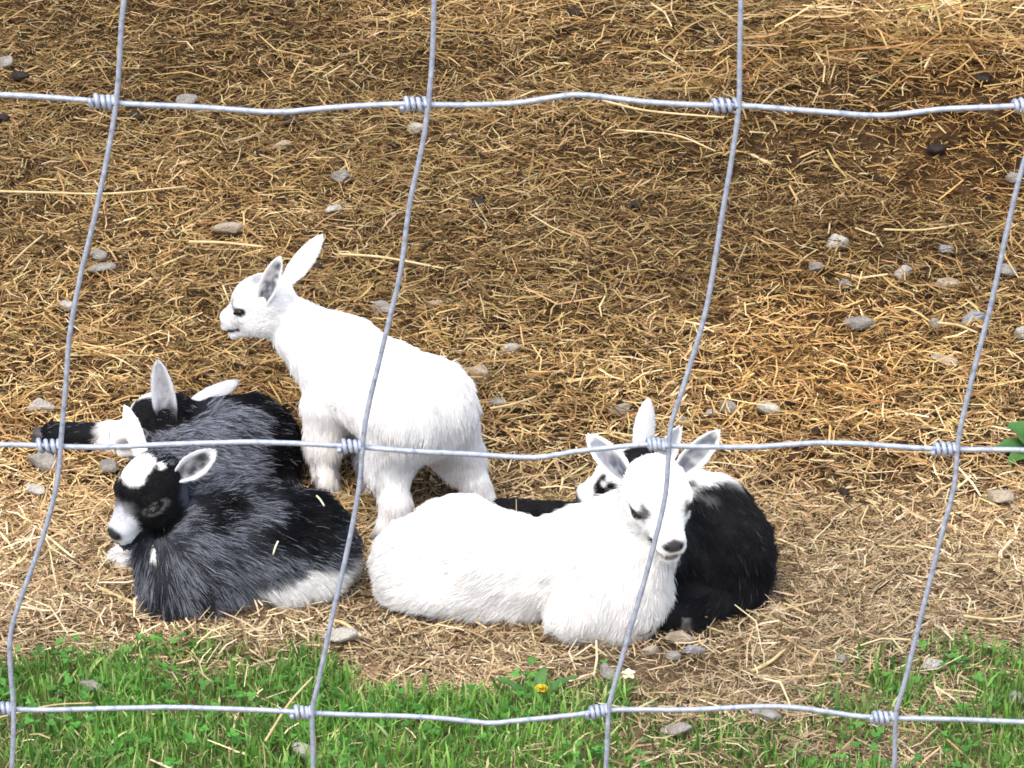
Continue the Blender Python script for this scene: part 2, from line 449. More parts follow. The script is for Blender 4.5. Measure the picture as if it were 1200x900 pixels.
def field_mesh(prims, vox=.003):
    lo = np.min([p.bounds()[0] for p in prims], 0) - .02; hi = np.max([p.bounds()[1] for p in prims], 0) + .02
    n = np.ceil((hi - lo) / vox).astype(int) + 1
    D = np.full(n, .2, dtype=np.float32)
    ax = [lo[i] + vox * np.arange(n[i]) for i in range(3)]
    for p in prims:
        b0, b1 = p.bounds(); pad = .028
        s = [slice(max(0, int((b0[i] - pad - lo[i]) / vox)), min(n[i], int((b1[i] + pad - lo[i]) / vox) + 2)) for i in range(3)]
        g = np.stack(np.meshgrid(ax[0][s[0]], ax[1][s[1]], ax[2][s[2]], indexing='ij'), -1)
        D[s[0], s[1], s[2]] = smin(D[s[0], s[1], s[2]], p.d(g).astype(np.float32), p.k)
    # surface nets
    ins = D < 0
    c = [ins[dx:n[0] - 1 + dx, dy:n[1] - 1 + dy, dz:n[2] - 1 + dz] for dx in (0, 1) for dy in (0, 1) for dz in (0, 1)]
    cnt = sum(x.astype(np.int8) for x in c)
    cells = np.argwhere((cnt > 0) & (cnt < 8))
    idx = np.full(n - 1, -1, dtype=np.int32); idx[tuple(cells.T)] = np.arange(len(cells))
    acc = np.zeros((len(cells), 3)); num = np.zeros(len(cells))
    corners = [(a_, b_, c_) for a_ in (0, 1) for b_ in (0, 1) for c_ in (0, 1)]
    for A in corners:
        for axn in range(3):
            if A[axn]: continue
            B = list(A); B[axn] = 1
            da = D[cells[:, 0] + A[0], cells[:, 1] + A[1], cells[:, 2] + A[2]]; db = D[cells[:, 0] + B[0], cells[:, 1] + B[1], cells[:, 2] + B[2]]
            x = (da < 0) != (db < 0)
            t = np.where(x, da / np.where(x, da - db, 1), 0)
            pt = np.tile(np.array(A, float), (len(cells), 1)); pt[:, axn] = t
            acc[x] += pt[x]; num[x] += 1
    V = lo + vox * (cells + acc / num[:, None])
    quads = []
    for axn in range(3):
        o1, o2 = [(1, 2), (2, 0), (0, 1)][axn]
        sl0 = [slice(1, -1)] * 3; sl1 = [slice(1, -1)] * 3
        sl0[axn] = slice(0, -1); sl1[axn] = slice(1, None)
        a_, b_ = ins[tuple(sl0)], ins[tuple(sl1)]
        for sign in (0, 1):
            e = np.argwhere((a_ & ~b_) if sign == 0 else (~a_ & b_))
            off = np.ones(3, int); off[axn] = 0
            e = e + off
            d1 = np.zeros(3, int); d1[o1] = 1; d2 = np.zeros(3, int); d2[o2] = 1
            q = np.stack([idx[tuple((e - d1 - d2).T)], idx[tuple((e - d2).T)], idx[tuple(e.T)], idx[tuple((e - d1).T)]], 1)
            quads.append(q if sign == 0 else q[:, ::-1])
    F = np.concatenate(quads)
    F = F[(F >= 0).all(1)]
    return V, F
def vnormals(V, F):
    N = np.zeros_like(V)
    fn = np.cross(V[F[:, 2]] - V[F[:, 0]], V[F[:, 3]] - V[F[:, 1]])
    for q in range(4): np.add.at(N, F[:, q], fn)
    return unit(N)

class Head:
    """Head frame: x to the nose, y to the kid's left, z up; lengths in cm times scale."""
    def __init__(s, o, yaw, pitch, roll=0, scale=1.0):
        y, p, r = R(yaw), R(pitch), R(roll)
        f = np.array([math.cos(y) * math.cos(p), math.sin(y) * math.cos(p), math.sin(p)])
        l = np.array([-math.sin(y), math.cos(y), 0]); u = np.cross(f, l)
        l, u = l * math.cos(r) + u * math.sin(r), u * math.cos(r) - l * math.sin(r)
        s.o, s.M, s.s = np.asarray(o, float), np.stack([f, l, u], 1), scale * .01
    def w(s, x, y, z): return s.o + s.M @ (np.array([x, y, z], float) * s.s)
    def local(s, P): return ((P - s.o) @ s.M) / s.s
    def prims(s):
        E = lambda c, r, k=.8, fl=(-1, 0, .1), h=.0055: Prim('ell', s.w(*c), ra=np.array(r) * s.s, M=s.M, k=k * s.s, flow=s.M @ np.array(fl, float), hair=h)
        C = lambda a_, b_, ra, rb, k=.8, fl=(-1, 0, 0), h=.0045: Prim('cone', s.w(*a_), s.w(*b_), ra * s.s, rb * s.s, k=k * s.s, flow=s.M @ np.array(fl, float), hair=h)
        out = [E((-.5, 0, .5), (3.1, 2.95, 2.75), h=.006), E((1.1, 0, .95), (2.2, 2.45, 1.95), h=.0045)]
        for q in (-1, 1):
            out += [E((.2, .95 * q, -1.35), (2.6, 1.85, 1.95), h=.006), E((1.5, 2.1 * q, .9), (1.1, .75, .6), .5, h=.003), E((1.6, 2.0 * q, -.55), (1.0, .6, .45), .4, h=.003)]
        out += [C((2.2, 0, -.35), (4.5, 0, -1.25), 1.9, 1.35, 1.0, h=.0035), E((5.05, 0, -1.05), (.8, 1.15, .75), .5, h=.0015),
                E((4.9, .58, -1.85), (.95, .75, .55), .4, h=.002), E((4.9, -.58, -1.85), (.95, .75, .55), .4, h=.002),
                C((1.1, 0, -2.3), (4.5, 0, -2.80), 1.35, .72, .6, h=.005), E((4.75, 0, -3.02), (.80, .88, .52), .22, h=.0025)]
        return out

def ear_mesh(base, tip, face, width, cup=.55, thick=.0022, nt_=15, ns=10, bendv=None):
    """A cupped leaf-shaped ear; `face` is the way the open side looks."""
    base, tip = np.asarray(base), np.asarray(tip)
    ax_ = tip - base; L = np.linalg.norm(ax_); ax_ = ax_ / L
    f = unit(np.asarray(face, float) - ax_ * np.dot(face, ax_)); sd = np.cross(ax_, f)
    t = np.linspace(0, 1, nt_); sg = np.linspace(-1, 1, ns)
    prof = np.interp(t, [0, .12, .3, .5, .7, .85, .95, 1], [.50, .68, .95, 1.0, .86, .62, .38, .10]) * width / 2
    V = np.zeros((2, nt_, ns, 3)); loc = np.zeros((2, nt_, ns, 2))
    for i in range(nt_):
        ang = sg * cup * (1.9 - 1.25 * t[i])
        rad = prof[i] / max(math.sin(min(cup * (1.9 - 1.25 * t[i]), 1.55)), .2)
        c = base + ax_ * L * t[i] + (np.asarray(bendv) * t[i] ** 2 if bendv is not None else 0)
        for j in range(ns):
            off = sd * math.sin(ang[j]) * rad + f * (1 - math.cos(ang[j])) * rad
            nrm = unit(-sd * math.sin(ang[j]) + f * math.cos(ang[j]))
            th = thick * (1 - .5 * abs(sg[j]) ** 3) * (1.2 - .6 * t[i])
            V[0, i, j] = c + off + nrm * th / 2; V[1, i, j] = c + off - nrm * th / 2
            loc[0, i, j] = (t[i], sg[j]); loc[1, i, j] = (t[i], sg[j])
    def id_(s_, i, j): return s_ * nt_ * ns + i * ns + j
    F = []
    for i in range(nt_ - 1):
        for j in range(ns - 1):
            F.append([id_(0, i, j), id_(0, i, j + 1), id_(0, i + 1, j + 1), id_(0, i + 1, j)])
            F.append([id_(1, i, j), id_(1, i + 1, j), id_(1, i + 1, j + 1), id_(1, i, j + 1)])
        for j, fl in ((0, 0), (ns - 1, 1)):
            q = [id_(0, i, j), id_(0, i + 1, j), id_(1, i + 1, j), id_(1, i, j)]
            F.append(q if fl == 0 else q[::-1])
    for j in range(ns - 1):
        F.append([id_(0, nt_ - 1, j), id_(0, nt_ - 1, j + 1), id_(1, nt_ - 1, j + 1), id_(1, nt_ - 1, j)])
    side = np.zeros(2 * nt_ * ns); side[:nt_ * ns] = 1          # 1 = inner face
    F = np.array(F); V = V.reshape(-1, 3)
    # outward check
    n_in = np.cross(V[F[0, 2]] - V[F[0, 0]], V[F[0, 3]] - V[F[0, 1]])
    if np.dot(n_in, f) < 0: F = F[:, ::-1]
    return V, F, np.tile(ax_, (len(V), 1)), side, loc.reshape(-1, 2)

def blob(p, c, r, soft=.35, nz=.35, f=55, off=0.0):
    """soft patch mask, ragged edge; r scalar or 3 radii"""
    q = np.linalg.norm((p - np.asarray(c)) / np.asarray(r), axis=1) + nz * (vnoise(p, f, off) - .5) * 2
    return sstep(1 + soft, 1 - soft, q)
def lerp(c, col_, m): return c * (1 - m[:, None]) + np.asarray(col_) * m[:, None]

WHITE = np.array([.86, .85, .83]); BLACK = np.array([.0065, .0065, .008]); GREY = np.array([.20, .22, .26]); PINK = np.array([.32, .17, .17])
def make_goat(label, base, prims, head, ears, paint, n_hair, roan=None, hooves=(), eye_lid=0.0, lift=.42, thick=.00024):
    root = empty("goat_kid", base)
    tag(root, label, "goat", "goat kids resting in the pen")
    allp = prims + head.prims()
    V, F = field_mesh(allp)
    # flow and hair length blended from the nearest shapes
    wsum = np.zeros(len(V)); flow = np.zeros((len(V), 3)); hl = np.zeros(len(V))
    for p in allp:
        w_ = np.exp(-np.clip(p.d(V), -.004, 1) / .007)
        wsum += w_; flow += w_[:, None] * p.flow; hl += w_ * p.hair
    flow /= wsum[:, None]; hl /= wsum
    ear_in = np.zeros(len(V)); et = np.zeros((len(V), 2)); is_ear = np.zeros(len(V))
    for e in ears:
        eV, eF, eA, es, el = ear_mesh(**e)
        F = np.concatenate([F, eF + len(V)]); V = np.concatenate([V, eV]); flow = np.concatenate([flow, eA])
        hl = np.concatenate([hl, np.where(es > 0, .0028, .0034)]); ear_in = np.concatenate([ear_in, es]); et = np.concatenate([et, el]); is_ear = np.concatenate([is_ear, np.ones(len(eV))])
    N = vnormals(V, F)
    H = head.local(V)
    def full_paint(P, Hh, Nn, ei, ie, ett):
        c = paint(P, Hh, Nn, ei, ie, ett)
        hd = (ie < .5)
        # dark eye rims, nose pad, nostrils, mouth line: pigmented skin of the kid itself
        for q in (-1, 1):
            d = np.linalg.norm((Hh - np.array([1.75, 2.25 * q, .15])) / np.array([1.05, 1.2, .62]), axis=1)
            c = lerp(c, [.018, .015, .015], sstep(1.05, .8, d) * hd)
            nd = np.linalg.norm((Hh - np.array([5.5, .62 * q, -1.1])) / np.array([.5, .32, .3]), axis=1)
            c = lerp(c, [.008, .007, .008], sstep(1.1, .7, nd) * hd)
        return c
    colr = full_paint(V, H, N, ear_in, is_ear, et)
    body = mesh_np("body", V, F, M_coat_skin, root, colr, True, base)
    # eyes
    for q in (-1, 1):
        c = head.w(1.85, 2.16 * q, .15)
        u_, v_ = np.meshgrid(np.linspace(0, np.pi, 9), np.linspace(0, 2 * np.pi, 14, endpoint=False), indexing='ij')
        S = np.stack([np.sin(u_) * np.cos(v_), np.sin(u_) * np.sin(v_), np.cos(u_)], -1).reshape(-1, 3) * np.array([.78, .62, .60 * (1 - eye_lid)]) * head.s
        ii, jj = np.meshgrid(np.arange(8), np.arange(14), indexing='ij')
        f = np.stack([ii * 14 + jj, (ii + 1) * 14 + jj, (ii + 1) * 14 + (jj + 1) % 14, ii * 14 + (jj + 1) % 14], -1).reshape(-1, 4)
        eo = mesh_np("eye", c + S @ head.M.T, f, M_eye, root, None, True, base)
        S2 = S * np.array([.72, .22, .42]) + np.array([.12, .56 * q, 0]) * head.s
        mesh_np("pupil", c + S2 @ head.M.T, f, M_pupil, eo, None, True, base)
    for (hp, hr, hd_) in hooves:
        u_, v_ = np.meshgrid(np.linspace(0, 1, 5), np.linspace(0, 2 * np.pi, 12, endpoint=False), indexing='ij')
        hp = np.asarray(hp); hd_ = unit(hd_); sx = unit(np.cross([0, 0, 1.], hd_))
        # a two-toed hoof: flared towards the sole, notched in front
        rr = hr * (.82 + .28 * (1 - u_)) * (1 - .22 * np.exp(-(np.minimum(v_, 2 * np.pi - v_) / .3) ** 2))
        P = hp + np.array([0, 0, 1.]) * (u_[..., None] * .017 - .004) + hd_ * (rr * np.cos(v_) * 1.25)[..., None] + sx * (rr * np.sin(v_) * .95)[..., None]
        ii, jj = np.meshgrid(np.arange(4), np.arange(12), indexing='ij')
        f = np.stack([ii * 12 + jj, ii * 12 + (jj + 1) % 12, (ii + 1) * 12 + (jj + 1) % 12, (ii + 1) * 12 + jj], -1).reshape(-1, 4)
        mesh_np("hoof", P.reshape(-1, 3), [f, np.arange(12)[None, ::-1], 48 + np.arange(12)[None, :]], M_hoof, root, None, True, base)
    # fur strands
    T = np.concatenate([F[:, [0, 1, 2]], F[:, [0, 2, 3]]])
    area = np.linalg.norm(np.cross(V[T[:, 1]] - V[T[:, 0]], V[T[:, 2]] - V[T[:, 0]]), axis=1)
    mz = V[T].mean(1)[:, 2] - base[2]; nz_ = N[T].mean(1)[:, 2]
    Hc = H[T].mean(1); ec = is_ear[T].mean(1)
    wgt = area * np.where((mz < .012) & (nz_ < -.3), 0.02, 1.0) * np.where((Hc[:, 0] > -3) & (np.abs(Hc[:, 1]) < 3.3) & (np.abs(Hc[:, 2]) < 3.6), 1.9, 1.0) * np.where(ec > .5, 1.7, 1.0)
    pick = rng.choice(len(T), n_hair, p=wgt / wgt.sum())
    r1 = np.sqrt(rng.random(n_hair)); r2 = rng.random(n_hair)
    bw = np.stack([1 - r1, r1 * (1 - r2), r1 * r2], 1)
    tri = T[pick]
    I = lambda A: (A[tri] * (bw[..., None] if A.ndim > 1 else bw)).sum(1)
    P0, Nn, Fl, Lh, Hh, ei, ie, ett = I(V), unit(I(N)), I(flow), I(hl), I(H), I(ear_in), I(is_ear), I(et)
    ok = np.ones(n_hair, bool)
    for q in (-1, 1):
        ok &= ~((np.linalg.norm((Hh - np.array([1.75, 2.5 * q, .2])) / np.array([1.15, 1.2, .85]), axis=1) < 1) & (ie < .5))
    ok &= ~((Hh[:, 0] > 5.2) & (np.abs(Hh[:, 1]) < 1.05) & (np.abs(Hh[:, 2] + 1.15) < .62))
    ok &= ~((Hh[:, 0] > 3.6) & (np.abs(Hh[:, 1]) < 1.6) & (np.abs(Hh[:, 2] + 2.40) < .34) & (ie < .5))
    ok &= ~((ei > .6) & (rng.random(n_hair) < .45))
    P0, Nn, Fl, Lh, Hh, ei, ie, ett = [A[ok] for A in (P0, Nn, Fl, Lh, Hh, ei, ie, ett)]
    n = len(P0)
    Fl = Fl - Nn * (Fl * Nn).sum(1, keepdims=True)
    Fl = unit(Fl + 1e-4)
    # tufts: neighbours lean together
    tuft = np.stack([vnoise(P0, 85, o_) - .5 for o_ in (1.3, 4.9, 8.2)], 1) + .6 * np.stack([vnoise(P0, 30, o_) - .5 for o_ in (2.3, 5.9, 9.2)], 1)
    long_ = sstep(.006, .012, Lh)[:, None]
    dirn = Fl * 1.0 + Nn * (lift * (.75 + .5 * rng.random((n, 1)))) + tuft * (.55 + .75 * long_) + rng.standard_normal((n, 3)) * .16
    dirn = unit(dirn)
    below = (dirn * Nn).sum(1) < .12
    dirn[below] = unit(dirn[below] + Nn[below] * .3)
    Ls = Lh * (.6 + .7 * rng.random(n))
    K = 5
    tt = np.linspace(0, 1, K)
    grav = np.array([0, 0, -1.])
    Pts = np.zeros((n, K, 3))
    for q, t in enumerate(tt):
        Pts[:, q] = P0 - Nn * .0006 + dirn * (Ls * t)[:, None] + (grav * .30 + Fl * .25 - Nn * .12) * (Ls * t * t)[:, None]
    Pts[:, :, 2] = np.maximum(Pts[:, :, 2], base[2] + .002)
    cr = full_paint(P0, Hh, Nn, ei, ie, ett)
    Cs = np.repeat(cr[:, None, :], K, axis=1)
    if roan is not None:
        Cs = roan(P0, Hh, ie, Cs, tt)
    Cs = Cs * (.86 + .28 * rng.random((n, 1, 1)))
    hc = bpy.data.hair_curves.new("fur")
    hc.add_curves([K] * n)
    hc.attributes["position"].data.foreach_set("vector", (Pts - base).astype(np.float32).ravel())
    ra = hc.attributes.get("radius") or hc.attributes.new("radius", 'FLOAT', 'POINT')
    rad = np.tile(np.array([1.0, 1.0, .85, .6, .22]) * thick, (n, 1)) * (.8 + .5 * rng.random((n, 1)))
    ra.data.foreach_set("value", rad.astype(np.float32).ravel())
    ca = hc.attributes.new("tint", 'FLOAT_COLOR', 'POINT')
    c4 = np.ones((n, K, 4), dtype=np.float32); c4[..., :3] = np.clip(Cs, 0, .93)
    ca.data.foreach_set("color", c4.ravel())
    hc.materials.append(M_fur)
    fo = bpy.data.objects.new("fur", hc)
    col.objects.link(fo); fo.parent = root
    return root

def cone(a, b, ra, rb, k=.02, flow=None, hair=.010): return Prim('cone', a, b, ra, rb, k, flow, hair)
def ell(c, r, k=.02, flow=(0, 0, -1), hair=.010, M=None): return Prim('ell', c, ra=np.array(r), k=k, flow=flow, hair=hair, M=M)
def gpt(u, v, h=0.0):
    p = G(u, v); p[2] += h; return p
V3 = lambda *a: np.array(a, float)

# ---- the standing white kid, turned away to the left
def goat_standing():
    base = V3(-.155, 3.70, float(terrain(-.155, 3.70)[0]))
    rump, mid, chest = W(486, 468, 3.70), W(452, 458, 3.745), W(415, 440, 3.79)
    back = unit(rump - chest)
    h = Head(W(309, 355, 3.835), 158, -17, 0, 1.10)
    hl_, hr_ = W(470, 488, 3.650), W(514, 486, 3.70)      # hips
    kl, kr = W(456, 540, 3.662), W(538, 532, 3.728)        # stifles
    okl, okr = W(463, 590, 3.635), W(556, 566, 3.715)     # hocks
    fl, fr = gpt(450, 636), gpt(572, 603)                 # hind feet
    sl, sr = W(383, 480, 3.775), W(425, 478, 3.83)
    el_, er_ = W(379, 520, 3.765), W(432, 520, 3.825)
    fl2, fr2 = gpt(384, 585), gpt(436, 580)
    P = [cone(chest, mid, .050, .057, .02, back, .008), cone(mid, rump, .057, .049, 0.02, back, .008),
         ell(W(502, 458, 3.70), (.034, .034, .034), .03, back + V3(0, 0, -.5)), ell(W(405, 405, 3.80), (.035, .035, .032), .04, back),
         ell(W(395, 450, 3.79), (.030, .036, .042), .03, V3(0, 0, -1)),
         cone(W(394, 412, 3.805), W(340, 370, 3.835), .037, .025, .025, W(390, 420, 3.80) - W(330, 345, 3.835)),
         cone(W(374, 430, 3.80), W(334, 382, 3.83), .026, .022, .02, V3(.3, 0, -1)),
         cone(hl_, kl, .042, .029, .045, V3(0, -.2, -1)), cone(kl, okl, .024, .0145, .015, V3(0, 0, -1)), cone(okl, fl + V3(0, 0, .012), .0155, .0115, .012, V3(0, 0, -1), .009),
         cone(hr_, kr, .042, .029, .045, V3(.2, 0, -1)), cone(kr, okr, .024, .0145, .015, V3(0, 0, -1)), cone(okr, fr + V3(0, 0, .012), .0155, .0115, .012, V3(0, 0, -1), .009),
         cone(sl, el_, .030, .021, .02, V3(0, 0, -1)), cone(el_, fl2 + V3(0, 0, .012), .019, .0115, .012, V3(0, 0, -1), .009),
         cone(sr, er_, .030, .021, .02, V3(0, 0, -1)), cone(er_, fr2 + V3(0, 0, .012), .018, .0115, .012, V3(0, 0, -1), .009),
         cone(W(505, 476, 3.655), W(497, 508, 3.628), .014, .0085, .008, V3(-.1, -.3, -1), .014)]
    ears = [dict(base=h.w(-1.3, 2.3, .7), tip=W(329, 301, 3.79), face=V3(-.35, -.9, .15), width=.024, cup=.6),
            dict(base=h.w(-2.2, -1.6, 1.3), tip=W(377, 276, 3.88), face=V3(.35, .8, -.2), width=.026, cup=.45)]
    def paint(P_, H, N, ei, ie, et):
        c = np.tile(WHITE, (len(P_), 1))
        c = lerp(c, [.10, .105, .13], ei * sstep(.95, .6, np.abs(et[:, 1])) * sstep(.97, .85, et[:, 0]) * np.clip(.2 + 1.1 * vnoise(P_, 240), 0, 1) * (H[:, 1] > 0))
        c = lerp(c, [.25, .26, .29], blob(H, V3(-.6, .6, 3.0), (1.0, 1.5, .8), .4, .6, 1.6) * .7 * (ie < .5))
        c = lerp(c, [.035, .03, .035], blob(H, V3(5.75, 0, -1.0), (.75, 1.35, .62), .25, .1, 2) * (ie < .5))
        c = lerp(c, [.05, .045, .05], sstep(.34, .14, np.abs(H[:, 2] + 2.34 + .04 * (6 - H[:, 0]))) * (H[:, 0] > 3.5) * (H[:, 0] < 7) * (np.abs(H[:, 1]) < 2) * (ie < .5))
        c = lerp(c, [.42, .42, .44], blob(P_, W(494, 507, 3.645), (.010, .018, .012), .5, .4, 120) * .8)
        c = lerp(c, [.34, .35, .38], blob(H, V3(2.6, 2.0, .75), (.55, .8, 1.0), .4, .4, 2.2) * .75 * (ie < .5))
        c = lerp(c, [.40, .40, .43], blob(H, V3(4.9, .9, -1.5), (.6, .8, .5), .5, .4, 2.2) * .5 * (ie < .5))
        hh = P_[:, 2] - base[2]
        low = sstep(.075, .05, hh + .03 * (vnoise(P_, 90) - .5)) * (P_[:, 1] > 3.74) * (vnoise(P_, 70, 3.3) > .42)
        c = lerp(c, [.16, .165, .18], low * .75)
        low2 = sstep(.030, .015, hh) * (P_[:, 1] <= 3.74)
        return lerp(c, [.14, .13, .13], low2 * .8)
    hoof = [(p, .0115, V3(-.75, .65, 0)) for p in (fl, fr, fl2, fr2)]
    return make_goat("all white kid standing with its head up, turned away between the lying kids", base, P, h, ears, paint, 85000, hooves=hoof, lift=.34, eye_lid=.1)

# ---- grey and black kid lying in front on the left, white blaze on its forehead
def goat_grey_front():
    base = V3(-.30, 3.50, float(terrain(-.30, 3.50)[0]))
    chest, mid, rump = W(238, 648, 3.485), W(305, 637, 3.51), W(352, 630, 3.535)
    back = unit(rump - chest)
    h = Head(W(178, 572, 3.475), 226, -22, 0, 1.2)
    P = [cone(chest, mid, .066, .063, .02, back + V3(0, 0, -.4), .017), cone(mid, rump, .063, .056, .02, back + V3(0, 0, -.4), .016),
         ell(W(372, 650, 3.505), (.042, .045, .036), .03, back + V3(0, 0, -.3)), ell(W(330, 672, 3.485), (.07, .030, .022), .02, back, .014),
         ell(W(228, 690, 3.455), (.055, .034, .030), .03, V3(.1, -.3, -1), .018),
         cone(W(228, 628, 3.515), W(200, 588, 3.535), .050, .036, .03, W(240, 660, 3.46) - W(196, 575, 3.53), .017),
         cone(W(212, 655, 3.495), W(198, 616, 3.535), .042, .030, .03, V3(.25, -.2, -1), .016),
         ell(W(262, 598, 3.525), (.045, .04, .035), .03, back, .016),
         cone(W(240, 700, 3.450), W(196, 708, 3.455), .020, .0135, .015, V3(-1, 0, -.2), .008),
         cone(W(215, 668, 3.51), W(148, 654, 3.56), .022, .0155, .015, V3(-1, 0, -.2), .012),
         cone(W(185, 634, 3.455), W(184, 652, 3.448), .0045, .0060, .002, V3(0, 0, -1), .001),
         cone(W(395, 660, 3.50), W(340, 693, 3.465), .02, .014, .015, V3(-1, 0, -.2), .010)]
    ears = [dict(base=h.w(-1.6, 2.3, 1.0), tip=W(252, 529, 3.485), face=V3(-.25, -.93, .15), width=.028, cup=.62),
            dict(base=h.w(-1.5, -2.1, 1.3), tip=W(147, 476, 3.53), face=V3(-.25, .92, .1), width=.020, cup=.55)]
    beltc, whiteb = W(345, 605, 3.52), W(352, 690, 3.47)
    def paint(P_, H, N, ei, ie, et):
        c = np.tile(np.array([.055, .060, .073]), (len(P_), 1))
        c = lerp(c, BLACK, blob(P_, beltc, (.062, .075, .052), .35, .25, 40))
        c = lerp(c, BLACK, blob(P_, W(262, 592, 3.50), (.045, .06, .016), .4, .3, 50))
        c = lerp(c, [.12, .13, .155], blob(P_, W(215, 615, 3.49), (.022, .05, .03), .5, .3, 50))
        c = lerp(c, WHITE, blob(P_, W(362, 690, 3.46), (.068, .06, .026), .2, .22, 60))
        c = lerp(c, WHITE, blob(P_, W(150, 655, 3.56), (.03, .03, .022), .3, .2))
        c = lerp(c, WHITE, blob(P_, W(192, 708, 3.45), (.016, .02, .016), .3, .2))
        c = lerp(c, WHITE, (Prim('cone', W(185, 637, 3.455), W(184, 652, 3.448), .0047, .0062).d(P_) < .0004))
        f = (ie < .5) * (np.linalg.norm((H - V3(1.1, 0, -.3)) / V3(5.6, 4.0, 4.0), axis=1) < 1)
        c = lerp(c, BLACK, f * sstep(-4.0, -2.6, H[:, 0] + .8 * (vnoise(H, 1.5) - .5)))
        c = lerp(c, [.10, .11, .13], f * blob(H, V3(-1.5, 2.2, -1.2), (1.2, 1.2, 1.6), .4, .2, 1.5))
        c = lerp(c, WHITE, f * blob(H, V3(.6, -.2, 2.9), (1.9, 1.75, 1.6), .12, .22, 1.3))
        c = lerp(c, WHITE, f * blob(H, V3(-.9, 1.55, 2.6), (.45, .45, .6), .2, .1, 1.3))
        c = lerp(c, [.50, .51, .54], f * sstep(3.55, 4.1, H[:, 0] + .5 * (vnoise(H, 1.6) - .5)) * (H[:, 2] > -2.15) * (np.abs(H[:, 1]) < 1.75))
        c = lerp(c, [.018, .017, .02], f * (H[:, 0] > 3.0) * sstep(-2.15, -2.35, H[:, 2]))
        for q in (-1, 1):
            d = np.linalg.norm((H - V3(1.75, 2.25 * q, .15)) / V3(1.35, 1.25, .85), axis=1)
            c = lerp(c, [.15, .14, .135], f * sstep(1.1, .9, d) * (vnoise(H, 3.0) > .28))
        c = lerp(c, [.035, .032, .036], f * blob(H, V3(5.7, 0, -.95), (.8, 1.15, .62), .2, .1, 2))
        c = lerp(c, [.30, .31, .34], f * blob(H, V3(3.4, 0, .3), (.9, 1.2, 1.0), .4, .3, 1.6) * .6)
        e = ie > .5
        c[e] = np.array([.62, .63, .65])
        right = e & (H[:, 1] < 0)
        c[right] = WHITE
        c = lerp(c, [.03, .03, .033], e * ei * sstep(.78, .5, np.abs(et[:, 1])) * sstep(.92, .75, et[:, 0]) * np.clip(.45 + .8 * vnoise(P_, 200), 0, 1) * (H[:, 1] > 0))
        return c
    def roan(P_, H, ie, Cs, tt):
        body = (Cs[:, 0].max(1) < .2) & (ie < .5) & (np.linalg.norm((H - V3(1.3, 0, -.2)) / V3(5.0, 3.9, 3.9), axis=1) > 1)
        inblk = blob(P_, beltc, (.06, .075, .05), .35, .25, 40) > .5
        inblk |= blob(P_, W(262, 592, 3.50), (.045, .06, .016), .4, .3, 50) > .5
        prob = np.where(inblk, .05, .34) * (.25 + 1.5 * sstep(.3, .7, vnoise(P_, 60)))
        sil = body & (rng.random(len(P_)) < prob)
        tipc = np.array([.33, .36, .42])
        for q, t in enumerate(tt):
            Cs[sil, q] = Cs[sil, q] * (1 - t * .9) + tipc * (t * .9)
            dk = body & ~sil
            Cs[dk, q] = Cs[dk, q] * (.75 - .3 * t)
        return Cs
    return make_goat("grey and black kid lying down with a white blaze on its forehead and pale muzzle", base, P, h, ears, paint, 85000, roan, lift=.34, eye_lid=.25)

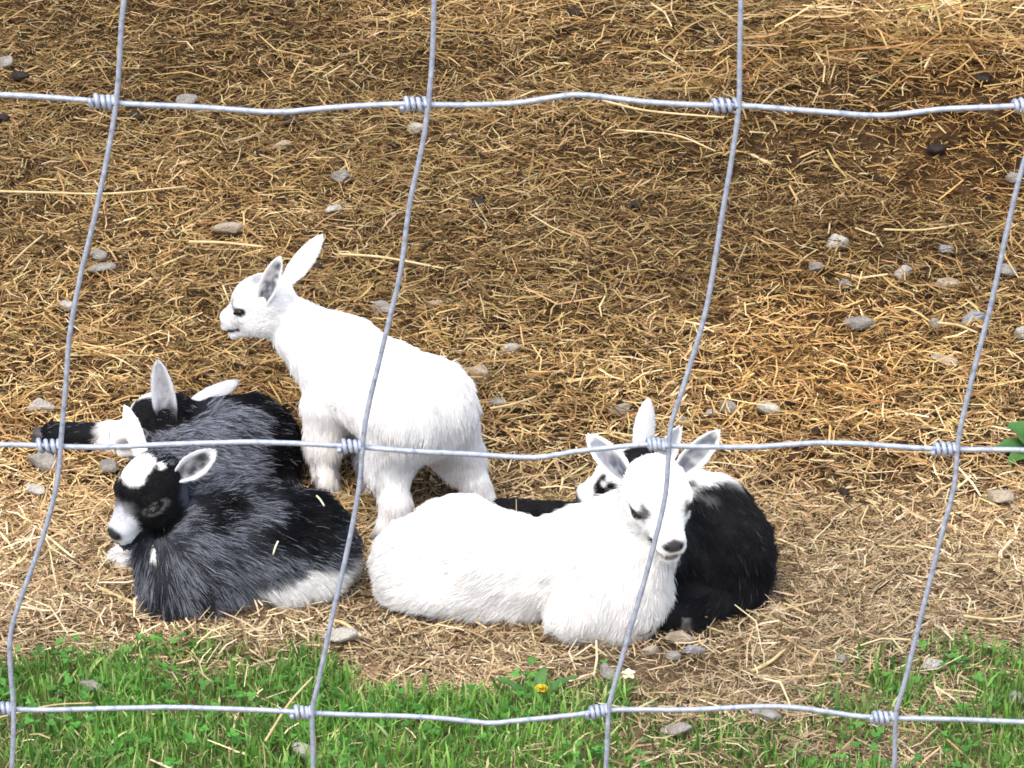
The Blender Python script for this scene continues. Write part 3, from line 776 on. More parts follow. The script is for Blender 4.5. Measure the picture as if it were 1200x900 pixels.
# ---- grey and black kid curled up behind it, head turned away
def goat_grey_back():
    base = V3(-.36, 3.76, float(terrain(-.36, 3.76)[0]))
    chest, mid, rump = W(222, 540, 3.745), W(262, 528, 3.765), W(293, 517, 3.785)
    back = unit(rump - chest)
    h = Head(W(192, 496, 3.765), 166, -6, 0, 1.22)
    P = [cone(chest, mid, .056, .060, .02, back + V3(0, 0, -.3), .015), cone(mid, rump, .060, .056, .02, back + V3(0, 0, -.3), .015),
         ell(W(310, 545, 3.775), (.040, .05, .035), .03, back), ell(W(240, 560, 3.72), (.06, .04, .03), .03, back),
         cone(W(250, 528, 3.775), W(220, 512, 3.785), .042, .032, .03, W(260, 520, 3.77) - W(200, 500, 3.78), .016),
         cone(W(195, 532, 3.80), W(135, 515, 3.88), .024, .0205, .015, V3(-1, .1, 0), .008), cone(W(135, 515, 3.88), W(64, 510, 3.885), .0205, .0175, .012, V3(-1, 0, 0), .006),
         cone(W(320, 560, 3.76), W(345, 580, 3.72), .022, .014, .015, V3(0, -1, -.3), .01)]
    ears = [dict(base=h.w(-1.5, 1.9, .3), tip=W(185, 422, 3.745), face=V3(-.15, -.95, .1), width=.030, cup=.6),
            dict(base=h.w(-2.0, -2.0, .9), tip=W(279, 446, 3.84), face=V3(.1, .75, -.55), width=.024, cup=.5)]
    rim = W(335, 520, 3.79)
    def paint(P_, H, N, ei, ie, et):
        c = np.tile(np.array([.065, .072, .09]), (len(P_), 1))
        c = lerp(c, [.15, .165, .20], blob(P_, W(250, 560, 3.70), (.06, .05, .035), .5, .3, 40))
        c = lerp(c, BLACK, blob(P_, rim, (.035, .09, .10), .35, .25, 40))
        c = lerp(c, BLACK, blob(P_, W(290, 462, 3.80), (.07, .05, .022), .35, .25, 40))
        c = lerp(c, BLACK, sstep(-.405, -.425, P_[:, 0]) * sstep(3.80, 3.83, P_[:, 1]) * sstep(.06, .045, P_[:, 2]))
        c = lerp(c, WHITE, blob(P_, W(134, 506, 3.87), (.021, .035, .024), .3, .35, 70))
        f = (ie < .5) * (np.linalg.norm((H - V3(.6, 0, -.4)) / V3(6.6, 4.2, 4.2), axis=1) < 1)
        c = lerp(c, BLACK, f * sstep(-5.4, -4.0, H[:, 0] + .8 * (vnoise(H, 1.5) - .5)) * sstep(.2, 1.0, H[:, 2] + H[:, 0] * .1))
        c = lerp(c, [.11, .12, .145], f * sstep(.4, -.6, H[:, 2]) * sstep(2.0, 0, H[:, 0]))
        c = lerp(c, BLACK, f * blob(H, V3(1.8, 2.2, .3), (1.9, 1.8, 1.7), .25, .2, 1.3))
        c = lerp(c, WHITE, f * sstep(2.6, 3.2, H[:, 0] + .6 * (vnoise(H, 1.3) - .5)))
        c = lerp(c, WHITE, f * blob(H, V3(1.2, -.8, 3.0), (2.2, 1.3, 1.2), .2, .25, 1.3))
        c = lerp(c, [.16, .17, .19], f * blob(H, V3(3.9, 1.2, -2.0), (1.2, 1.2, 1.0), .4, .3, 1.3) * .8)
        for q in (-1, 1):
            d = np.linalg.norm((H - V3(1.75, 2.25 * q, .15)) / V3(1.35, 1.2, .85), axis=1)
            c = lerp(c, [.20, .20, .21], f * sstep(1.1, .95, d) * (vnoise(H, 3.0) > .4))
        c = lerp(c, [.05, .046, .05], f * blob(H, V3(5.7, 0, -1.0), (.6, 1.0, .6), .25, .1, 2))
        e = ie > .5
        c[e] = np.array([.55, .56, .59])
        c[e & (H[:, 1] < 0)] = np.array([.52, .53, .56])
        c = lerp(c, [.26, .26, .285], e * ei * (H[:, 1] > 0) * sstep(.85, .4, np.abs(et[:, 1])) * np.clip(.3 + .9 * vnoise(P_, 200), 0, 1))
        return lerp(c, [.05, .052, .06], e * sstep(.42, .26, et[:, 0] + .12 * (vnoise(P_, 150) - .5)) * (H[:, 1] > 0))
    def roan(P_, H, ie, Cs, tt):
        body = (Cs[:, 0].max(1) < .2) & (ie < .5)
        blk = Cs[:, 0].max(1) < .03
        sil = body & (rng.random(len(P_)) < np.where(blk, .03, .52) * (.3 + 1.3 * vnoise(P_, 40)))
        tipc = np.array([.40, .43, .50])
        for q, t in enumerate(tt):
            Cs[sil, q] = Cs[sil, q] * (1 - t * .9) + tipc * (t * .9)
            dk = body & ~sil
            Cs[dk, q] = Cs[dk, q] * (.6 - .25 * t)
        return Cs
    return make_goat("grey and black kid curled up facing away, one black foreleg stretched out on the straw", base, P, h, ears, paint, 70000, roan,
                     hooves=[(W(50, 515, 3.886), .0125, V3(-1, .05, 0))], lift=.34)

# ---- white kid lying in front, looking at the camera
def goat_white_lying():
    base = V3(0.0, 3.46, float(terrain(0.0, 3.46)[0]))
    rump, mid, chest = W(497, 657, 3.490), W(580, 661, 3.470), W(682, 668, 3.440)
    back = unit(rump - chest)
    h = Head(W(769, 580, 3.405), 285, -16, 4, 1.25)
    P = [cone(chest, mid, .056, .056, .02, back + V3(0, 0, -.35), .011), cone(mid, rump, .056, .050, .02, back + V3(0, 0, -.35), .011),
         ell(W(538, 622, 3.51), (.046, .045, .040), .03, back, .011), ell(W(474, 664, 3.480), (.031, .042, .040), .03, back + V3(0, 0, -.5), .010),
         ell(W(508, 688, 3.455), (.056, .034, .024), .014, back, .010), ell(W(590, 694, 3.455), (.075, .034, .026), .025, back + V3(0, 0, -.5), .011),
         ell(W(694, 708, 3.395), (.050, .036, .036), .012, V3(0, -.3, -1), .012), cone(W(720, 716, 3.39), W(668, 724, 3.385), .026, .022, .012, V3(-1, 0, -.3), .011),
         cone(W(735, 700, 3.42), W(722, 738, 3.385), .026, .018, .02, V3(0, -.4, -1), .010),
         cone(W(700, 645, 3.44), W(752, 603, 3.435), .056, .037, .03, W(690, 690, 3.41) - W(757, 590, 3.43), .011),
         cone(W(735, 680, 3.405), W(770, 632, 3.40), .040, .026, .03, V3(-.3, -.1, -1), .010),
         ell(W(745, 690, 3.41), (.034, .036, .045), .03, V3(-.2, -.2, -1), .011)]
    ears = [dict(base=h.w(-1.2, -2.2, 1.1), tip=W(689, 510, 3.425), face=V3(.35, -.9, .2), width=.029, cup=.62),
            dict(base=h.w(-1.2, 2.2, 1.1), tip=W(842, 505, 3.415), face=V3(-.15, -.95, -.15), width=.029, cup=.6)]
    def paint(P_, H, N, ei, ie, et):
        c = np.tile(WHITE, (len(P_), 1))
        m = ei * sstep(.86, .55, np.abs(et[:, 1])) * sstep(.97, .85, et[:, 0])
        c = lerp(c, [.17, .185, .22], m * np.clip(.55 + .6 * vnoise(P_, 160), 0, 1))
        c = lerp(c, [.07, .07, .085], m * sstep(.5, .2, np.abs(et[:, 1] - .1)) * sstep(.75, .3, et[:, 0]) * (vnoise(P_, 230) > .4) * (H[:, 1] < 0))
        hd = ie < .5
        for q in (-1, 1):
            c = lerp(c, [.085, .08, .085], hd * blob(H, V3(2.5, 1.75 * q, .55), (.8, .6, .9), .3, .3, 2.0) * .9)
        c = lerp(c, [.055, .052, .06], hd * blob(H, V3(5.65, 0, -.95), (.72, .98, .64), .2, .12, 2))
        mouth = hd * (H[:, 0] > 3.1) * sstep(.52, .26, np.abs(H[:, 2] + 2.42 - .10 * (H[:, 1] ** 2))) * (np.abs(H[:, 1]) < 1.7) * sstep(-1.6, -.6, H[:, 1] * -1 + .5)
        c = lerp(c, [.05, .035, .04], mouth)
        c = lerp(c, PINK, hd * blob(H, V3(5.2, -.15, -2.52), (.9, 1.05, .36), .25, .1, 2) * .95)
        return c
    return make_goat("white kid lying down in front, looking towards the fence with ears out", base, P, h, ears, paint, 95000, lift=.40, eye_lid=.0)

# ---- black kid with a white shoulder, head in profile behind the white one
def goat_black():
    base = V3(.22, 3.50, float(terrain(.22, 3.50)[0]))
    chest, mid, rump = W(788, 630, 3.535), W(820, 636, 3.505), W(840, 648, 3.485)
    back = unit(V3(.55, -.6, .0))
    h = Head(W(741, 562, 3.585), 174, -9, 0, 1.17)
    P = [cone(chest, mid, .058, .064, .02, back + V3(0, 0, -.5), .012), cone(mid, rump, .064, .058, .02, back + V3(0, 0, -.6), .012),
         ell(W(832, 605, 3.525), (.045, .05, .040), .03, back, .012), ell(W(862, 655, 3.49), (.034, .04, .043), .03, V3(.4, -.3, -1), .012),
         ell(W(845, 695, 3.455), (.048, .034, .026), .02, V3(-.4, -.4, -.8), .014), ell(W(800, 690, 3.47), (.04, .036, .034), .02, V3(-.2, -.4, -1), .012),
         cone(W(800, 600, 3.555), W(762, 568, 3.58), .045, .034, .03, V3(.7, -.2, -.5), .012),
         cone(W(830, 704, 3.435), W(782, 722, 3.405), .023, .018, .014, V3(-1, -.3, -.2), .010), cone(W(845, 702, 3.445), W(815, 724, 3.405), .020, .016, .012, V3(-.6, -.5, -.4), .010),
         cone(W(775, 640, 3.60), W(700, 608, 3.66), .026, .019, .015, V3(-1, .2, 0), .008), cone(W(700, 608, 3.66), W(590, 599, 3.672), .019, .0155, .012, V3(-1, 0, 0), .006)]
    ears = [dict(base=h.w(-1.2, -1.9, 1.3), tip=W(759, 468, 3.61), face=V3(-.3, .9, .1), width=.027, cup=.5),
            dict(base=h.w(-2.3, 1.7, 1.0), tip=W(796, 500, 3.56), face=V3(.1, -.95, .1), width=.025, cup=.6)]
    def paint(P_, H, N, ei, ie, et):
        c = np.tile(BLACK, (len(P_), 1))
        c = lerp(c, [.10, .11, .125], blob(P_, W(800, 628, 3.47), (.022, .03, .03), .5, .5, 60) * .55)
        c = lerp(c, WHITE, blob(P_, W(824, 574, 3.535), (.040, .055, .024), .14, .22, 50) * (P_[:, 0] > .17))
        f = (ie < .5) * (np.linalg.norm((H - V3(1.2, 0, -.4)) / V3(6.2, 3.9, 3.8), axis=1) < 1)
        c = lerp(c, WHITE, f * sstep(-2.6, -1.6, H[:, 0]))
        c = lerp(c, BLACK, f * blob(H, V3(2.3, 2.1, .05), (1.7, 1.6, 1.35), .2, .35, 1.2, 3.0))
        c = lerp(c, WHITE, f * blob(H, V3(2.7, 2.2, .75), (.5, .8, .35), .3, .3, 1.5))
        c = lerp(c, BLACK, f * blob(H, V3(-.4, .6, 2.9), (1.3, 1.6, .8), .2, .5, 1.4, 7.0))
        c = lerp(c, [.10, .09, .09], f * blob(H, V3(5.5, .5, -1.3), (.7, .9, .7), .3, .2, 2))
        c = lerp(c, [.20, .12, .11], f * blob(H, V3(5.7, .2, -.75), (.6, .9, .4), .3, .2, 2) * .8)
        c = lerp(c, BLACK, f * blob(H, V3(.9, 1.6, 1.9), (.45, 1.2, 1.1), .25, .4, 1.5, 5.0))
        e = ie > .5
        c[e] = WHITE
        return lerp(c, [.36, .38, .42], e * ei * sstep(.8, .4, np.abs(et[:, 1])) * (H[:, 1] > 0))
    def roan(P_, H, ie, Cs, tt):
        blk = (Cs[:, 0].max(1) < .03) & (ie < .5)
        sil = blk & (rng.random(len(P_)) < .02)
        for q, t in enumerate(tt): Cs[sil, q] = Cs[sil, q] * (1 - t) + np.array([.09, .095, .11]) * t
        return Cs
    return make_goat("black kid curled up with a white shoulder patch and a black eye patch on white", base, P, h, ears, paint, 75000, roan,
                     hooves=[(W(766, 728, 3.402), .0135, V3(-.9, -.4, 0)), (W(806, 732, 3.398), .0125, V3(-.7, -.6, 0))], lift=.32)

GOATS = [goat_standing(), goat_grey_front(), goat_grey_back(), goat_white_lying(), goat_black()]

# ------------------------------------------------------------------ stones
def stone(u, v, w, h, kind, label, seed, flat=None, rot=None):
    r_ = np.random.default_rng(seed)
    p = G(u, v + h * .35)
    depth = math.hypot(p[1], CAM_Z - p[2]); sc = depth / FPX
    rx = w * sc
    rz = (flat if flat else .62) * min(rx, h * sc * 1.25) 
    ry = np.clip((h * sc - rz * .9) / .47, rx * .5, rx * 1.0)
    # icosphere pushed to a few cut planes: facets with worn edges
    import bmesh
    bm = bmesh.new(); bmesh.ops.create_icosphere(bm, subdivisions=3, radius=1.0)
    S = np.array([v_.co[:] for v_ in bm.verts]); Fc = np.array([[q.index for q in f.verts] for f in bm.faces]); bm.free()
    pl = unit(r_.standard_normal((11, 3))); dd = r_.uniform(.50, .86, 11)
    for a_, d_ in zip(pl, dd):
        e = S @ a_ - d_
        S = S - np.maximum(e, 0)[:, None] * a_
    S = S * (1 + .22 * (vnoise(S + seed, 2.0) - .5) + .10 * (vnoise(S + seed, 5.0) - .5))[:, None]
    yaw = r_.uniform(-.6, .6) if rot is None else rot
    Rz = np.array([[math.cos(yaw), -math.sin(yaw), 0], [math.sin(yaw), math.cos(yaw), 0], [0, 0, 1]])
    S = (S * np.array([rx * 1.35, ry * 1.35, rz * 1.6])) @ Rz.T
    loc = p + np.array([0, 0, rz * .42 + (.010 if v < 700 else .013)])
    o = mesh_np("stone", S + loc, Fc, SM[kind], None, None, False, loc)
    return tag(o, label, "stone", "stones scattered on the pen floor")
STONES = [
    (48, 485, 13, 10, 'pale', "pale angular stone on the straw beyond the curled grey kid's black foreleg"),
    (52, 549, 22, 10, 'grey', "broad flat grey stone beside the fence knot, left of the blazed kid's head"),
    (44, 583, 14, 8, 'pale', "small pale oval stone left of the blazed grey kid's eye"),
    (131, 553, 10, 12, 'grey', "grey stone half hidden behind the blazed kid's cheek"),
    (118, 305, 9, 7, 'grey', "small grey stone just above a flat brick-like stone"),
    (117, 322, 15, 6, 'grey', "flat brick-like grey stone left of the standing kid's head"),
    (80, 365, 8, 7, 'pale', "small pale stone beside the leaning fence stay, near the brick-like stone"),
    (270, 275, 15, 6, 'tan', "flat tan stone above the standing kid's forehead"),
    (401, 214, 12, 10, 'grey', "round grey stone in brown straw beyond the standing kid's far ear"),
    (390, 252, 9, 5, 'pale', "tiny white stone just above the standing kid's pointed ear"),
    (488, 156, 9, 8, 'pale', "pale stone tucked behind the fence stay under its top knot"),
    (6, 78, 9, 8, 'grey', "grey stone next to a dark clod above the top line wire's end"),
    (219, 124, 12, 6, 'grey', "grey stone peeping from behind the top line wire"),
    (331, 177, 10, 5, 'tan', "small tan stone sunk in straw below the big dark dung clod"),
    (448, 371, 12, 10, 'grey', "grey stone just beyond the standing kid's back"),
    (508, 363, 9, 4, 'tan', "thin tan stone behind the standing kid's rump"),
    (560, 447, 18, 12, 'tan', "large tan rock right of the standing kid's rump"),
    (598, 417, 10, 6, 'pale', "small pale stone just beyond the large tan rock"),
    (580, 479, 10, 5, 'grey', "small grey stone on the near side of the large tan rock"),
    (727, 488, 12, 8, 'grey', "grey stone left of the black kid's upright white ear"),
    (802, 503, 11, 7, 'grey', "grey stone behind the black kid's second ear"),
    (834, 491, 6, 4, 'pale', "tiny pale pebble beyond the white lying kid's right ear"),
    (853, 486, 11, 8, 'grey', "grey pointed stone between a pebble and an oval stone"),
    (902, 486, 13, 7, 'pale', "pale oval stone lying beyond the black kid's back"),
    (979, 291, 11, 10, 'pale', "round white stone standing out from the brown straw on the slope"),
    (955, 321, 8, 6, 'grey', "small grey stone below the round white stone"),
    (990, 341, 9, 7, 'grey', "grey stone lying between two others below the round white stone"),
    (1058, 326, 10, 9, 'pale', "pale wedge-shaped stone near the fence stay by the weed"),
    (1107, 300, 10, 6, 'blue', "small blue-grey stone beyond the pale wedge-shaped stone"),
    (1112, 339, 14, 6, 'tan', "flat tan stone beside the pale wedge-shaped stone"),
    (1180, 324, 9, 9, 'grey', "grey stone just past the fence stay by the weed, beside the blue-grey one"),
    (1008, 386, 15, 9, 'grey', "broad grey stone half sunk in the straw of the middle slope"),
    (1140, 381, 13, 8, 'blue', "blue-grey stone touching the fence stay by the weed"),
    (1096, 388, 8, 7, 'grey', "small grey stone between the broad sunk stone and the blue-grey one"),
    (1196, 399, 10, 9, 'pale', "pale blocky stone beyond the dark broad-leaved weed"),
    (1108, 429, 15, 6, 'tan', "flat tan stone nearly covered by straw beyond the weed"),
    (1188, 216, 8, 6, 'grey', "small grey stone under the dark hay bank"),
    (1170, 591, 14, 8, 'tan', "rounded tan stone on the near side of the broad-leaved weed"),
    (400, 756, 17, 7, 'pale', "pale slab beside the fence stay between the two front kids"),
    (702, 749, 18, 11, 'tan', "tan chunk of rock under the white lying kid's folded foreleg"),
    (849, 714, 12, 9, 'tan', "tan blocky stone against the black kid's haunch"),
    (824, 732, 12, 8, 'pale', "pale squarish stone at the black kid's hoof"),
    (797, 758, 15, 9, 'tan', "flat tan squarish stone on the bare earth in front of the black kid"),
    (814, 773, 10, 7, 'blue', "smooth blue-grey pebble beside the flat tan squarish stone"),
    (762, 774, 10, 7, 'tan', "tan stone left of the flat squarish one on bare earth"),
    (787, 780, 9, 5, 'grey', "small grey stone just below the flat tan squarish one"),
    (712, 798, 10, 10, 'grey', "grey stone at the grass edge beside the cream flower"),
    (795, 866, 17, 8, 'grey', "long grey stone in the thin grass under the bottom line wire"),
    (898, 848, 16, 7, 'grey', "smooth grey oval stone in the thin grass beside the bottom line wire"),
    (985, 784, 9, 6, 'grey', "small grey stone on bare ground between two grass patches"),
    (1092, 790, 11, 6, 'pale', "pale stone lying in the far corner patch of grass"),
    (1190, 829, 9, 7, 'grey', "grey stone in short grass past the stay by the weed"),
    (108, 816, 12, 8, 'grey', "grey stone half hidden in the lush grass"),
    (358, 893, 16, 7, 'pale', "pale stone at the foot of the lush grass under a fence stay"),
]
for n_, s_ in enumerate(STONES):
    stone(*s_[:5], s_[5], 100 + n_)

# ------------------------------------------------------------------ dung clods
def clod(u, v, w, label, seed):
    r_ = np.random.default_rng(seed)
    import bmesh
    bm = bmesh.new(); bmesh.ops.create_icosphere(bm, subdivisions=3, radius=1.0)
    S = np.array([q.co[:] for q in bm.verts]); Fc = np.array([[q.index for q in f.verts] for f in bm.faces]); bm.free()
    S = S * (.7 + .75 * vnoise(S + seed, 1.6) + .30 * vnoise(S + seed, 4.2))[:, None]
    p = G(u, v + 2); sc = math.hypot(p[1], CAM_Z) / FPX
    loc = p + np.array([0, 0, .010])
    S = S * np.array([1, .8, .62]) * w * sc * .85
    o = mesh_np("dung_clod", S + loc, Fc, M_dung, None, None, True, loc)
    return tag(o, label, "dung", "dark dung clods on the straw")
CL = "small dark clod of dung lying on the straw"
for n_, (u, v, w, lb) in enumerate([(344, 146, 11, "largest black dung clod hanging just below the kinked top line wire"), (161, 141, 9, CL), (24, 94, 9, CL), (561, 243, 9, CL),
                                    (1150, 98, 11, "black dung clod on the shaded hay bank above the top line wire"), (675, 20, 10, CL), (820, 36, 9, CL), (846, 53, 10, CL), (746, 245, 7, CL), (1098, 180, 10, CL),
                                    (372, 318, 6, "dark dung clod beside the standing kid's far ear"), (300, 184, 6, CL), (4, 143, 7, CL), (755, 402, 6, CL), (925, 478, 7, CL), (955, 512, 6, CL), (990, 583, 6, CL)]):
    clod(u, v, w, lb, 40 + n_)

# ------------------------------------------------------------------ single long stems that stand out from the litter
def stem(pts, r, label):
    P = []
    for (u, v, hgt) in pts:
        q = G(u, v); q[2] += hgt; P.append(q)
    S = spline(P, 14)
    V_, F_ = tube(S, np.linspace(r, r * .7, 14), 6)
    loc = np.array([S[:, 0].mean(), S[:, 1].mean(), S[:, 2].min()])
    o = mesh_np("long_straw", V_, F_, M_stem, None, None, True, loc)
    return tag(o, label, "straw", "long loose straws")
stem([(-12, 240, .022), (60, 242, .022), (130, 243, .022), (220, 236, .024)], .0021, "very long pale straw stem lying flat left of the standing kid")
stem([(222, 303, .026), (262, 304, .026), (310, 309, .026)], .0024, "pale straw stem passing behind the standing kid's forehead")
stem([(398, 316, .024), (450, 320, .024), (520, 333, .024)], .0022, "pale straw stem on the ground behind the standing kid's neck")
stem([(706, 135, .024), (760, 150, .028), (848, 158, .028)], .0022, "long pale stem lying across the brown straw below the top wire")
stem([(722, 171, .026), (790, 180, .03), (838, 196, .026)], .0018, "thin bent stem below the longer pale one")
stem([(1035, 287, .024), (1080, 289, .026), (1140, 280, .026)], .0018, "thin curved stem near the round white stone")
stem([(118, 702, .014), (150, 718, .016), (182, 728, .014)], .0030, "stout pale stem on the straw at the blazed kid's chest")
stem([(13, 326, .02), (30, 312, .024), (52, 295, .026)], .0018, "short slanting stem left of the brick-like grey stone")
stem([(1098, 397, .024), (1122, 402, .026), (1144, 409, .024)], .0020, "short bright stem beside the fence stay by the weed")
stem([(312, 902, .035), (340, 872, .05), (368, 845, .055)], .0016, "dry stalk leaning up out of the lush grass")
stem([(-10, 872, .03), (60, 860, .035), (110, 852, .03)], .0012, "thin yellow stalk bent over in the lush grass")
stem([(385, 742, .016), (402, 748, .02), (424, 760, .016)], .0026, "broad pale stem lying over the pale slab")
stem([(880, 800, .014), (905, 790, .018), (928, 772, .022)], .0024, "pale stem on bare earth between the grass patches")
stem([(905, 805, .012), (940, 806, .014), (1000, 800, .012)], .0015, "thin stem on bare earth close to the grass patches")
stem([(1128, 738, .018), (1165, 742, .018), (1205, 736, .018)], .0018, "long stem lying flat beyond the corner grass patch")
stem([(575, 497, .022), (600, 492, .022), (628, 483, .022)], .0020, "stem lying between the large tan rock and the white lying kid")
# two bits caught in a kid's coat
def coat_bit(p, q, label):
    V_, F_ = tube(spline([p, (p + q) / 2 + V3(0, -.001, .002), q], 6), .0011, 6)
    o = mesh_np("straw_bit", V_, F_, M_cream, None, None, True, (p + q) / 2)
    tag(o, label, "straw", "straw bits caught in the coat")
coat_bit(W(371, 581, 3.490), W(380, 593, 3.482), "bent pale straw bit on the blazed kid's black back")
coat_bit(W(326, 634, 3.446), W(320, 650, 3.442), "pale straw bit stuck on the blazed kid's flank")

# ------------------------------------------------------------------ weeds and flowers
def leaf_mesh(base, tip, width, sag, fold=.25, waves=0.0, n=9, sd_=0):
    base, tip = np.asarray(base, float), np.asarray(tip, float)
    ax_ = tip - base; L = np.linalg.norm(ax_); ax_ /= L
    sd = unit(np.cross(ax_, [0, 0, 1.])); up = np.cross(sd, ax_)
    t = np.linspace(0, 1, n); V_ = []
    for i_, q in enumerate(t):
        w = width / 2 * np.interp(q, [0, .08, .3, .55, .8, .95, 1], [.10, .45, .92, 1, .68, .25, .03])
        c = base + ax_ * L * q + np.array([0, 0, 1.]) * sag * 4 * q * (1 - q)
        for s_ in (-1, -.5, 0, .5, 1):
            V_.append(c + sd * s_ * w + up * (abs(s_) * w * fold + waves * width * math.sin(q * 17 + s_ * 2 + sd_) * abs(s_)))
    V_ = np.array(V_)
    V2 = np.concatenate([V_, V_ - up * .0006])
    F_ = []
    for i_ in range(n - 1):
        for j_ in range(4):
            a_ = i_ * 5 + j_; F_.append([a_, a_ + 5, a_ + 6, a_ + 1]); b_ = a_ + n * 5; F_.append([b_, b_ + 1, b_ + 6, b_ + 5])
    return V2, np.array(F_)
def plant(name, label, cat, u, v, leaves, mat, group=None):
    b = G(u, v)
    o = empty(name, b); tag(o, label, cat, group)
    for k_, (yaw, L, w, rise, sag) in enumerate(leaves):
        tip = b + np.array([math.cos(R(yaw)) * L, math.sin(R(yaw)) * L, rise])
        V_, F_ = leaf_mesh(b + V3(0, 0, .004), tip, w, sag, waves=.05, sd_=k_)
        mesh_np("leaf", V_, F_, mat, o, None, True, b)
    return o
plant("broad_leaved_weed", "dark green broad-leaved weed growing from the straw beside a fence stay", "weed", 1212, 538,
      [(172, .052, .030, .010, .010), (140, .046, .030, .035, .012), (215, .045, .026, .004, .008), (100, .05, .032, .03, .01), (20, .06, .034, .02, .012), (300, .05, .03, .01, .01), (60, .05, .03, .04, .01)], M_leaf)
M_lime = mat_noise("seedling_leaf", [(.25, (.12, .30, .03)), (.55, (.20, .42, .06)), (.8, (.32, .52, .12))], 60, .5)
plant("seedling", "tiny light green seedling on the hay bank above the top wire", "seedling", 1081, 18, [(170, .018, .012, .014, .003), (20, .02, .012, .012, .003), (95, .016, .011, .012, .003)], M_lime)
plant("seedling", "light green sprig at the blazed kid's white toe", "seedling", 182, 712, [(160, .014, .008, .012, .002), (60, .014, .007, .018, .002), (250, .013, .008, .008, .002), (330, .016, .008, .006, .002)], M_lime)
plant("seedling", "tiny green sprout in the straw beside the leaning fence stay", "seedling", 62, 655, [(160, .012, .006, .012, .002), (20, .014, .006, .01, .002), (95, .012, .006, .014, .002)], M_lime)
# dandelion
d0 = G(628, 828); dl = empty("dandelion", d0); tag(dl, "yellow dandelion flower leaning in the grass near the fence knot", "flower")
top = d0 + V3(.006, .004, .020)
V_, F_ = tube(spline([d0, d0 + V3(.001, 0, .02), top], 8), .0012, 6); mesh_np("stem", V_, F_, M_lime, dl, None, True, d0)
Vs, Fs, o_ = [], [], 0
for k_ in range(46):
    a_ = k_ * 2.39996; rr = .0025 + .0058 * (k_ / 46) ** .5
    tip = top + V3(math.cos(a_) * rr, math.sin(a_) * rr, .004 - .004 * (k_ / 46)); side = V3(-math.sin(a_), math.cos(a_), 0) * .0013
    Vs += [top - side * .5, top + side * .5, tip + side, tip - side]; Fs.append([o_, o_ + 1, o_ + 2, o_ + 3]); o_ += 4
mesh_np("flower_head", np.array(Vs), np.array(Fs), M_yellow, dl, None, False, d0)
for yaw, L in ((20, .05), (165, .05), (75, .04)):
    V_, F_ = leaf_mesh(d0, d0 + V3(math.cos(R(yaw)) * L, math.sin(R(yaw)) * L, .028), .013, .008, waves=.12); mesh_np("leaf", V_, F_, M_leaf, dl, None, True, d0)
# cream flower
c0 = G(734, 806); cf = empty("cream_flower", c0); tag(cf, "single cream flower on a thin stalk at the grass edge", "flower")
ct = c0 + V3(.002, -.004, .018)
V_, F_ = tube(spline([c0, c0 + V3(.002, 0, .009), ct], 6), .0008, 6); mesh_np("stem", V_, F_, M_lime, cf, None, True, c0)
for k_ in range(5):
    a_ = R(72 * k_ + 20)
    V_, F_ = leaf_mesh(ct, ct + V3(math.cos(a_) * .008, math.sin(a_) * .007 - .002, .003 + .003 * math.sin(a_)), .007, .001, n=6); mesh_np("petal", V_, F_, M_cream, cf, None, True, c0)

# ------------------------------------------------------------------ the wire fence between camera and pen
FY = 1.85
def wp(u, v, dy=0.0): return W(u, v, FY + dy)
fence = empty("wire_fence", (0, FY, 0))
tag(fence, "galvanised woven wire fence with coiled knots and kinked wires in front of the pen", "fence")
FB = (0, FY, 0)
rows = {
    0: [(-30, 110), (0, 112), (105, 117), (140, 120), (230, 126), (320, 131), (380, 127), (475, 122), (508, 122), (600, 121), (650, 115), (682, 112), (760, 119), (840, 124), (868, 124), (960, 130), (1036, 136), (1110, 128), (1190, 123), (1235, 121)],
    1: [(-40, 523), (0, 522), (50, 522), (140, 523), (250, 519), (300, 518), (400, 523), (430, 524), (520, 530), (620, 537), (680, 528), (755, 521), (800, 523), (880, 523), (970, 520), (1100, 525), (1200, 528), (1240, 529)],
    2: [(-60, 829), (0, 830), (40, 831), (150, 830), (220, 829), (350, 835), (460, 838), (540, 845), (575, 848), (610, 844), (680, 837), (720, 832), (800, 831), (910, 829), (970, 834), (1030, 840), (1200, 846), (1240, 848)],
}
stays = [
    [(150, -40), (143, 20), (138, 100), (130, 160), (112, 250), (95, 320), (82, 390), (78, 440), (72, 510), (67, 565), (50, 630), (25, 700), (12, 745), (13, 795), (16, 830), (14, 900), (8, 960)],
    [(510, -40), (507, 60), (502, 120), (495, 170), (480, 240), (469, 320), (450, 400), (431, 480), (425, 522), (421, 570), (408, 640), (390, 720), (373, 800), (366, 835), (367, 900), (362, 960)],
    [(870, -40), (867, 60), (866, 120), (860, 170), (845, 260), (828, 360), (805, 440), (786, 500), (783, 540), (778, 590), (758, 670), (735, 750), (718, 810), (713, 835), (710, 900), (704, 960)],
    [(1226, -40), (1222, 60), (1216, 122), (1210, 160), (1197, 200), (1180, 270), (1163, 350), (1145, 420), (1128, 490), (1122, 525), (1118, 570), (1100, 640), (1080, 720), (1060, 800), (1050, 838), (1048, 900), (1043, 960)],
]
PITCH = .1505
LR, SR = .00166, .00157
def extend_row(P):
    """carry a line wire on to both sides past the frame, gently kinked"""
    L0, R0 = P[0].copy(), P[-1].copy(); lft, rgt = [], []
    for k_ in range(1, 9):
        lft.append(L0 + V3(-.07 * k_, 0, .004 * math.sin(k_ * 1.7))); rgt.append(R0 + V3(.07 * k_, 0, .004 * math.sin(k_ * 1.4 + 1)))
    return np.array(lft[::-1] + list(P) + rgt)
row_pts = {}
for k_, px in rows.items():
    row_pts[k_] = extend_row(np.array([wp(u, v) for u, v in px]))
zl = float(row_pts[2][:, 2].mean()); zt = float(row_pts[0][:, 2].mean())
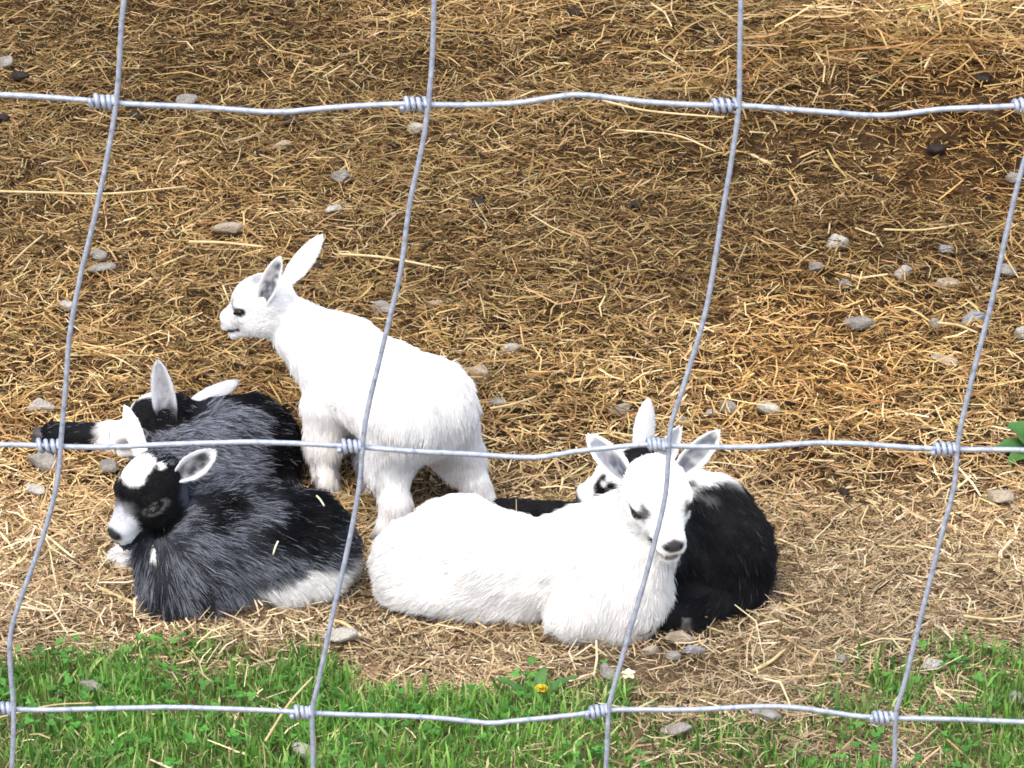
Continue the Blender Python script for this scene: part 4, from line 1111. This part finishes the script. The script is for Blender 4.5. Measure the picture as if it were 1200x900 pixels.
for q, z in enumerate((zt + .20, zl - .14, zl - .27, zl - .39, zl - .50, zl - .60, zl - .69)):      # line wires above and below the frame
    xs_ = np.arange(-.82, .83, .06)
    row_pts[10 + q] = np.stack([xs_, np.full_like(xs_, FY), z + .004 * np.sin(xs_ * 21 + q)], 1)
row_s = {}
for k_, P in row_pts.items():
    S = spline(P, 220 if k_ < 10 else 60)
    S = S + np.stack([0 * S[:, 0], .0006 * np.sin(S[:, 0] * 37 + k_), .0004 * np.sin(S[:, 0] * 61 + 2 * k_)], 1)
    row_s[k_] = S
    V_, F_ = tube(S, LR, 12)
    mesh_np("line_wire", V_, F_, M_wire, fence, None, True, FB)
stay_pts = []
for px in stays:
    P = [wp(u, v, -.0036) for u, v in px]
    t0, b0 = P[0], P[-1]
    P = [t0 + V3(.008, 0, .16), t0 + V3(.004, 0, .07)] + P
    for k_ in range(1, 8): P.append(b0 + V3(-.008 * k_, 0, (-.01 - b0[2]) * k_ / 7))
    stay_pts.append(np.array(P))
for k_ in (-2, -1):
    stay_pts.append(stay_pts[0] + V3(PITCH * k_, 0, 0))
stay_pts.append(stay_pts[3] + V3(PITCH, 0, 0))
for n_, P in enumerate(stay_pts):
    S = spline(P, 200)
    V_, F_ = tube(S, SR, 12)
    mesh_np("stay_wire", V_, F_, M_wire, fence, None, True, FB)
    for k_, L in row_s.items():
        if L[:, 0].min() > S[:, 0].max() or L[:, 0].max() < S[:, 0].min(): continue
        # crossing of this stay with the line wire
        zi = np.interp(S[:, 0][np.argsort(S[:, 0])], L[:, 0], L[:, 2])
        d_ = np.abs(S[:, 2] - np.interp(S[:, 0], L[:, 0], L[:, 2]))
        c_ = int(np.argmin(d_))
        if d_[c_] > .012: continue
        cx = S[c_, 0]
        turns = random.choice([3.6, 4.0, 4.1, 4.5]); ln = .0128 + random.uniform(-.0012, .0016); hr = LR + SR * .95; e_ = random.uniform(.8, 1.25)
        th = np.linspace(0, 1, 64)
        ang = -2 * np.pi * turns * th + np.pi * 1.0
        x_ = cx - .0008 - ln * th ** e_
        zc = np.interp(x_, L[:, 0], L[:, 2]); yc = np.interp(x_, L[:, 0], L[:, 1])
        hv = hr * (1 + .10 * np.sin(th * 9 + n_) + .35 * np.clip(th - .93, 0, 1) / .07)
        Hx = np.stack([x_, yc + hv * np.cos(ang), zc + hv * np.sin(ang)], 1)
        V_, F_ = tube(Hx, SR * .92, 10)
        mesh_np("knot", V_, F_, M_wire, fence, None, True, FB)
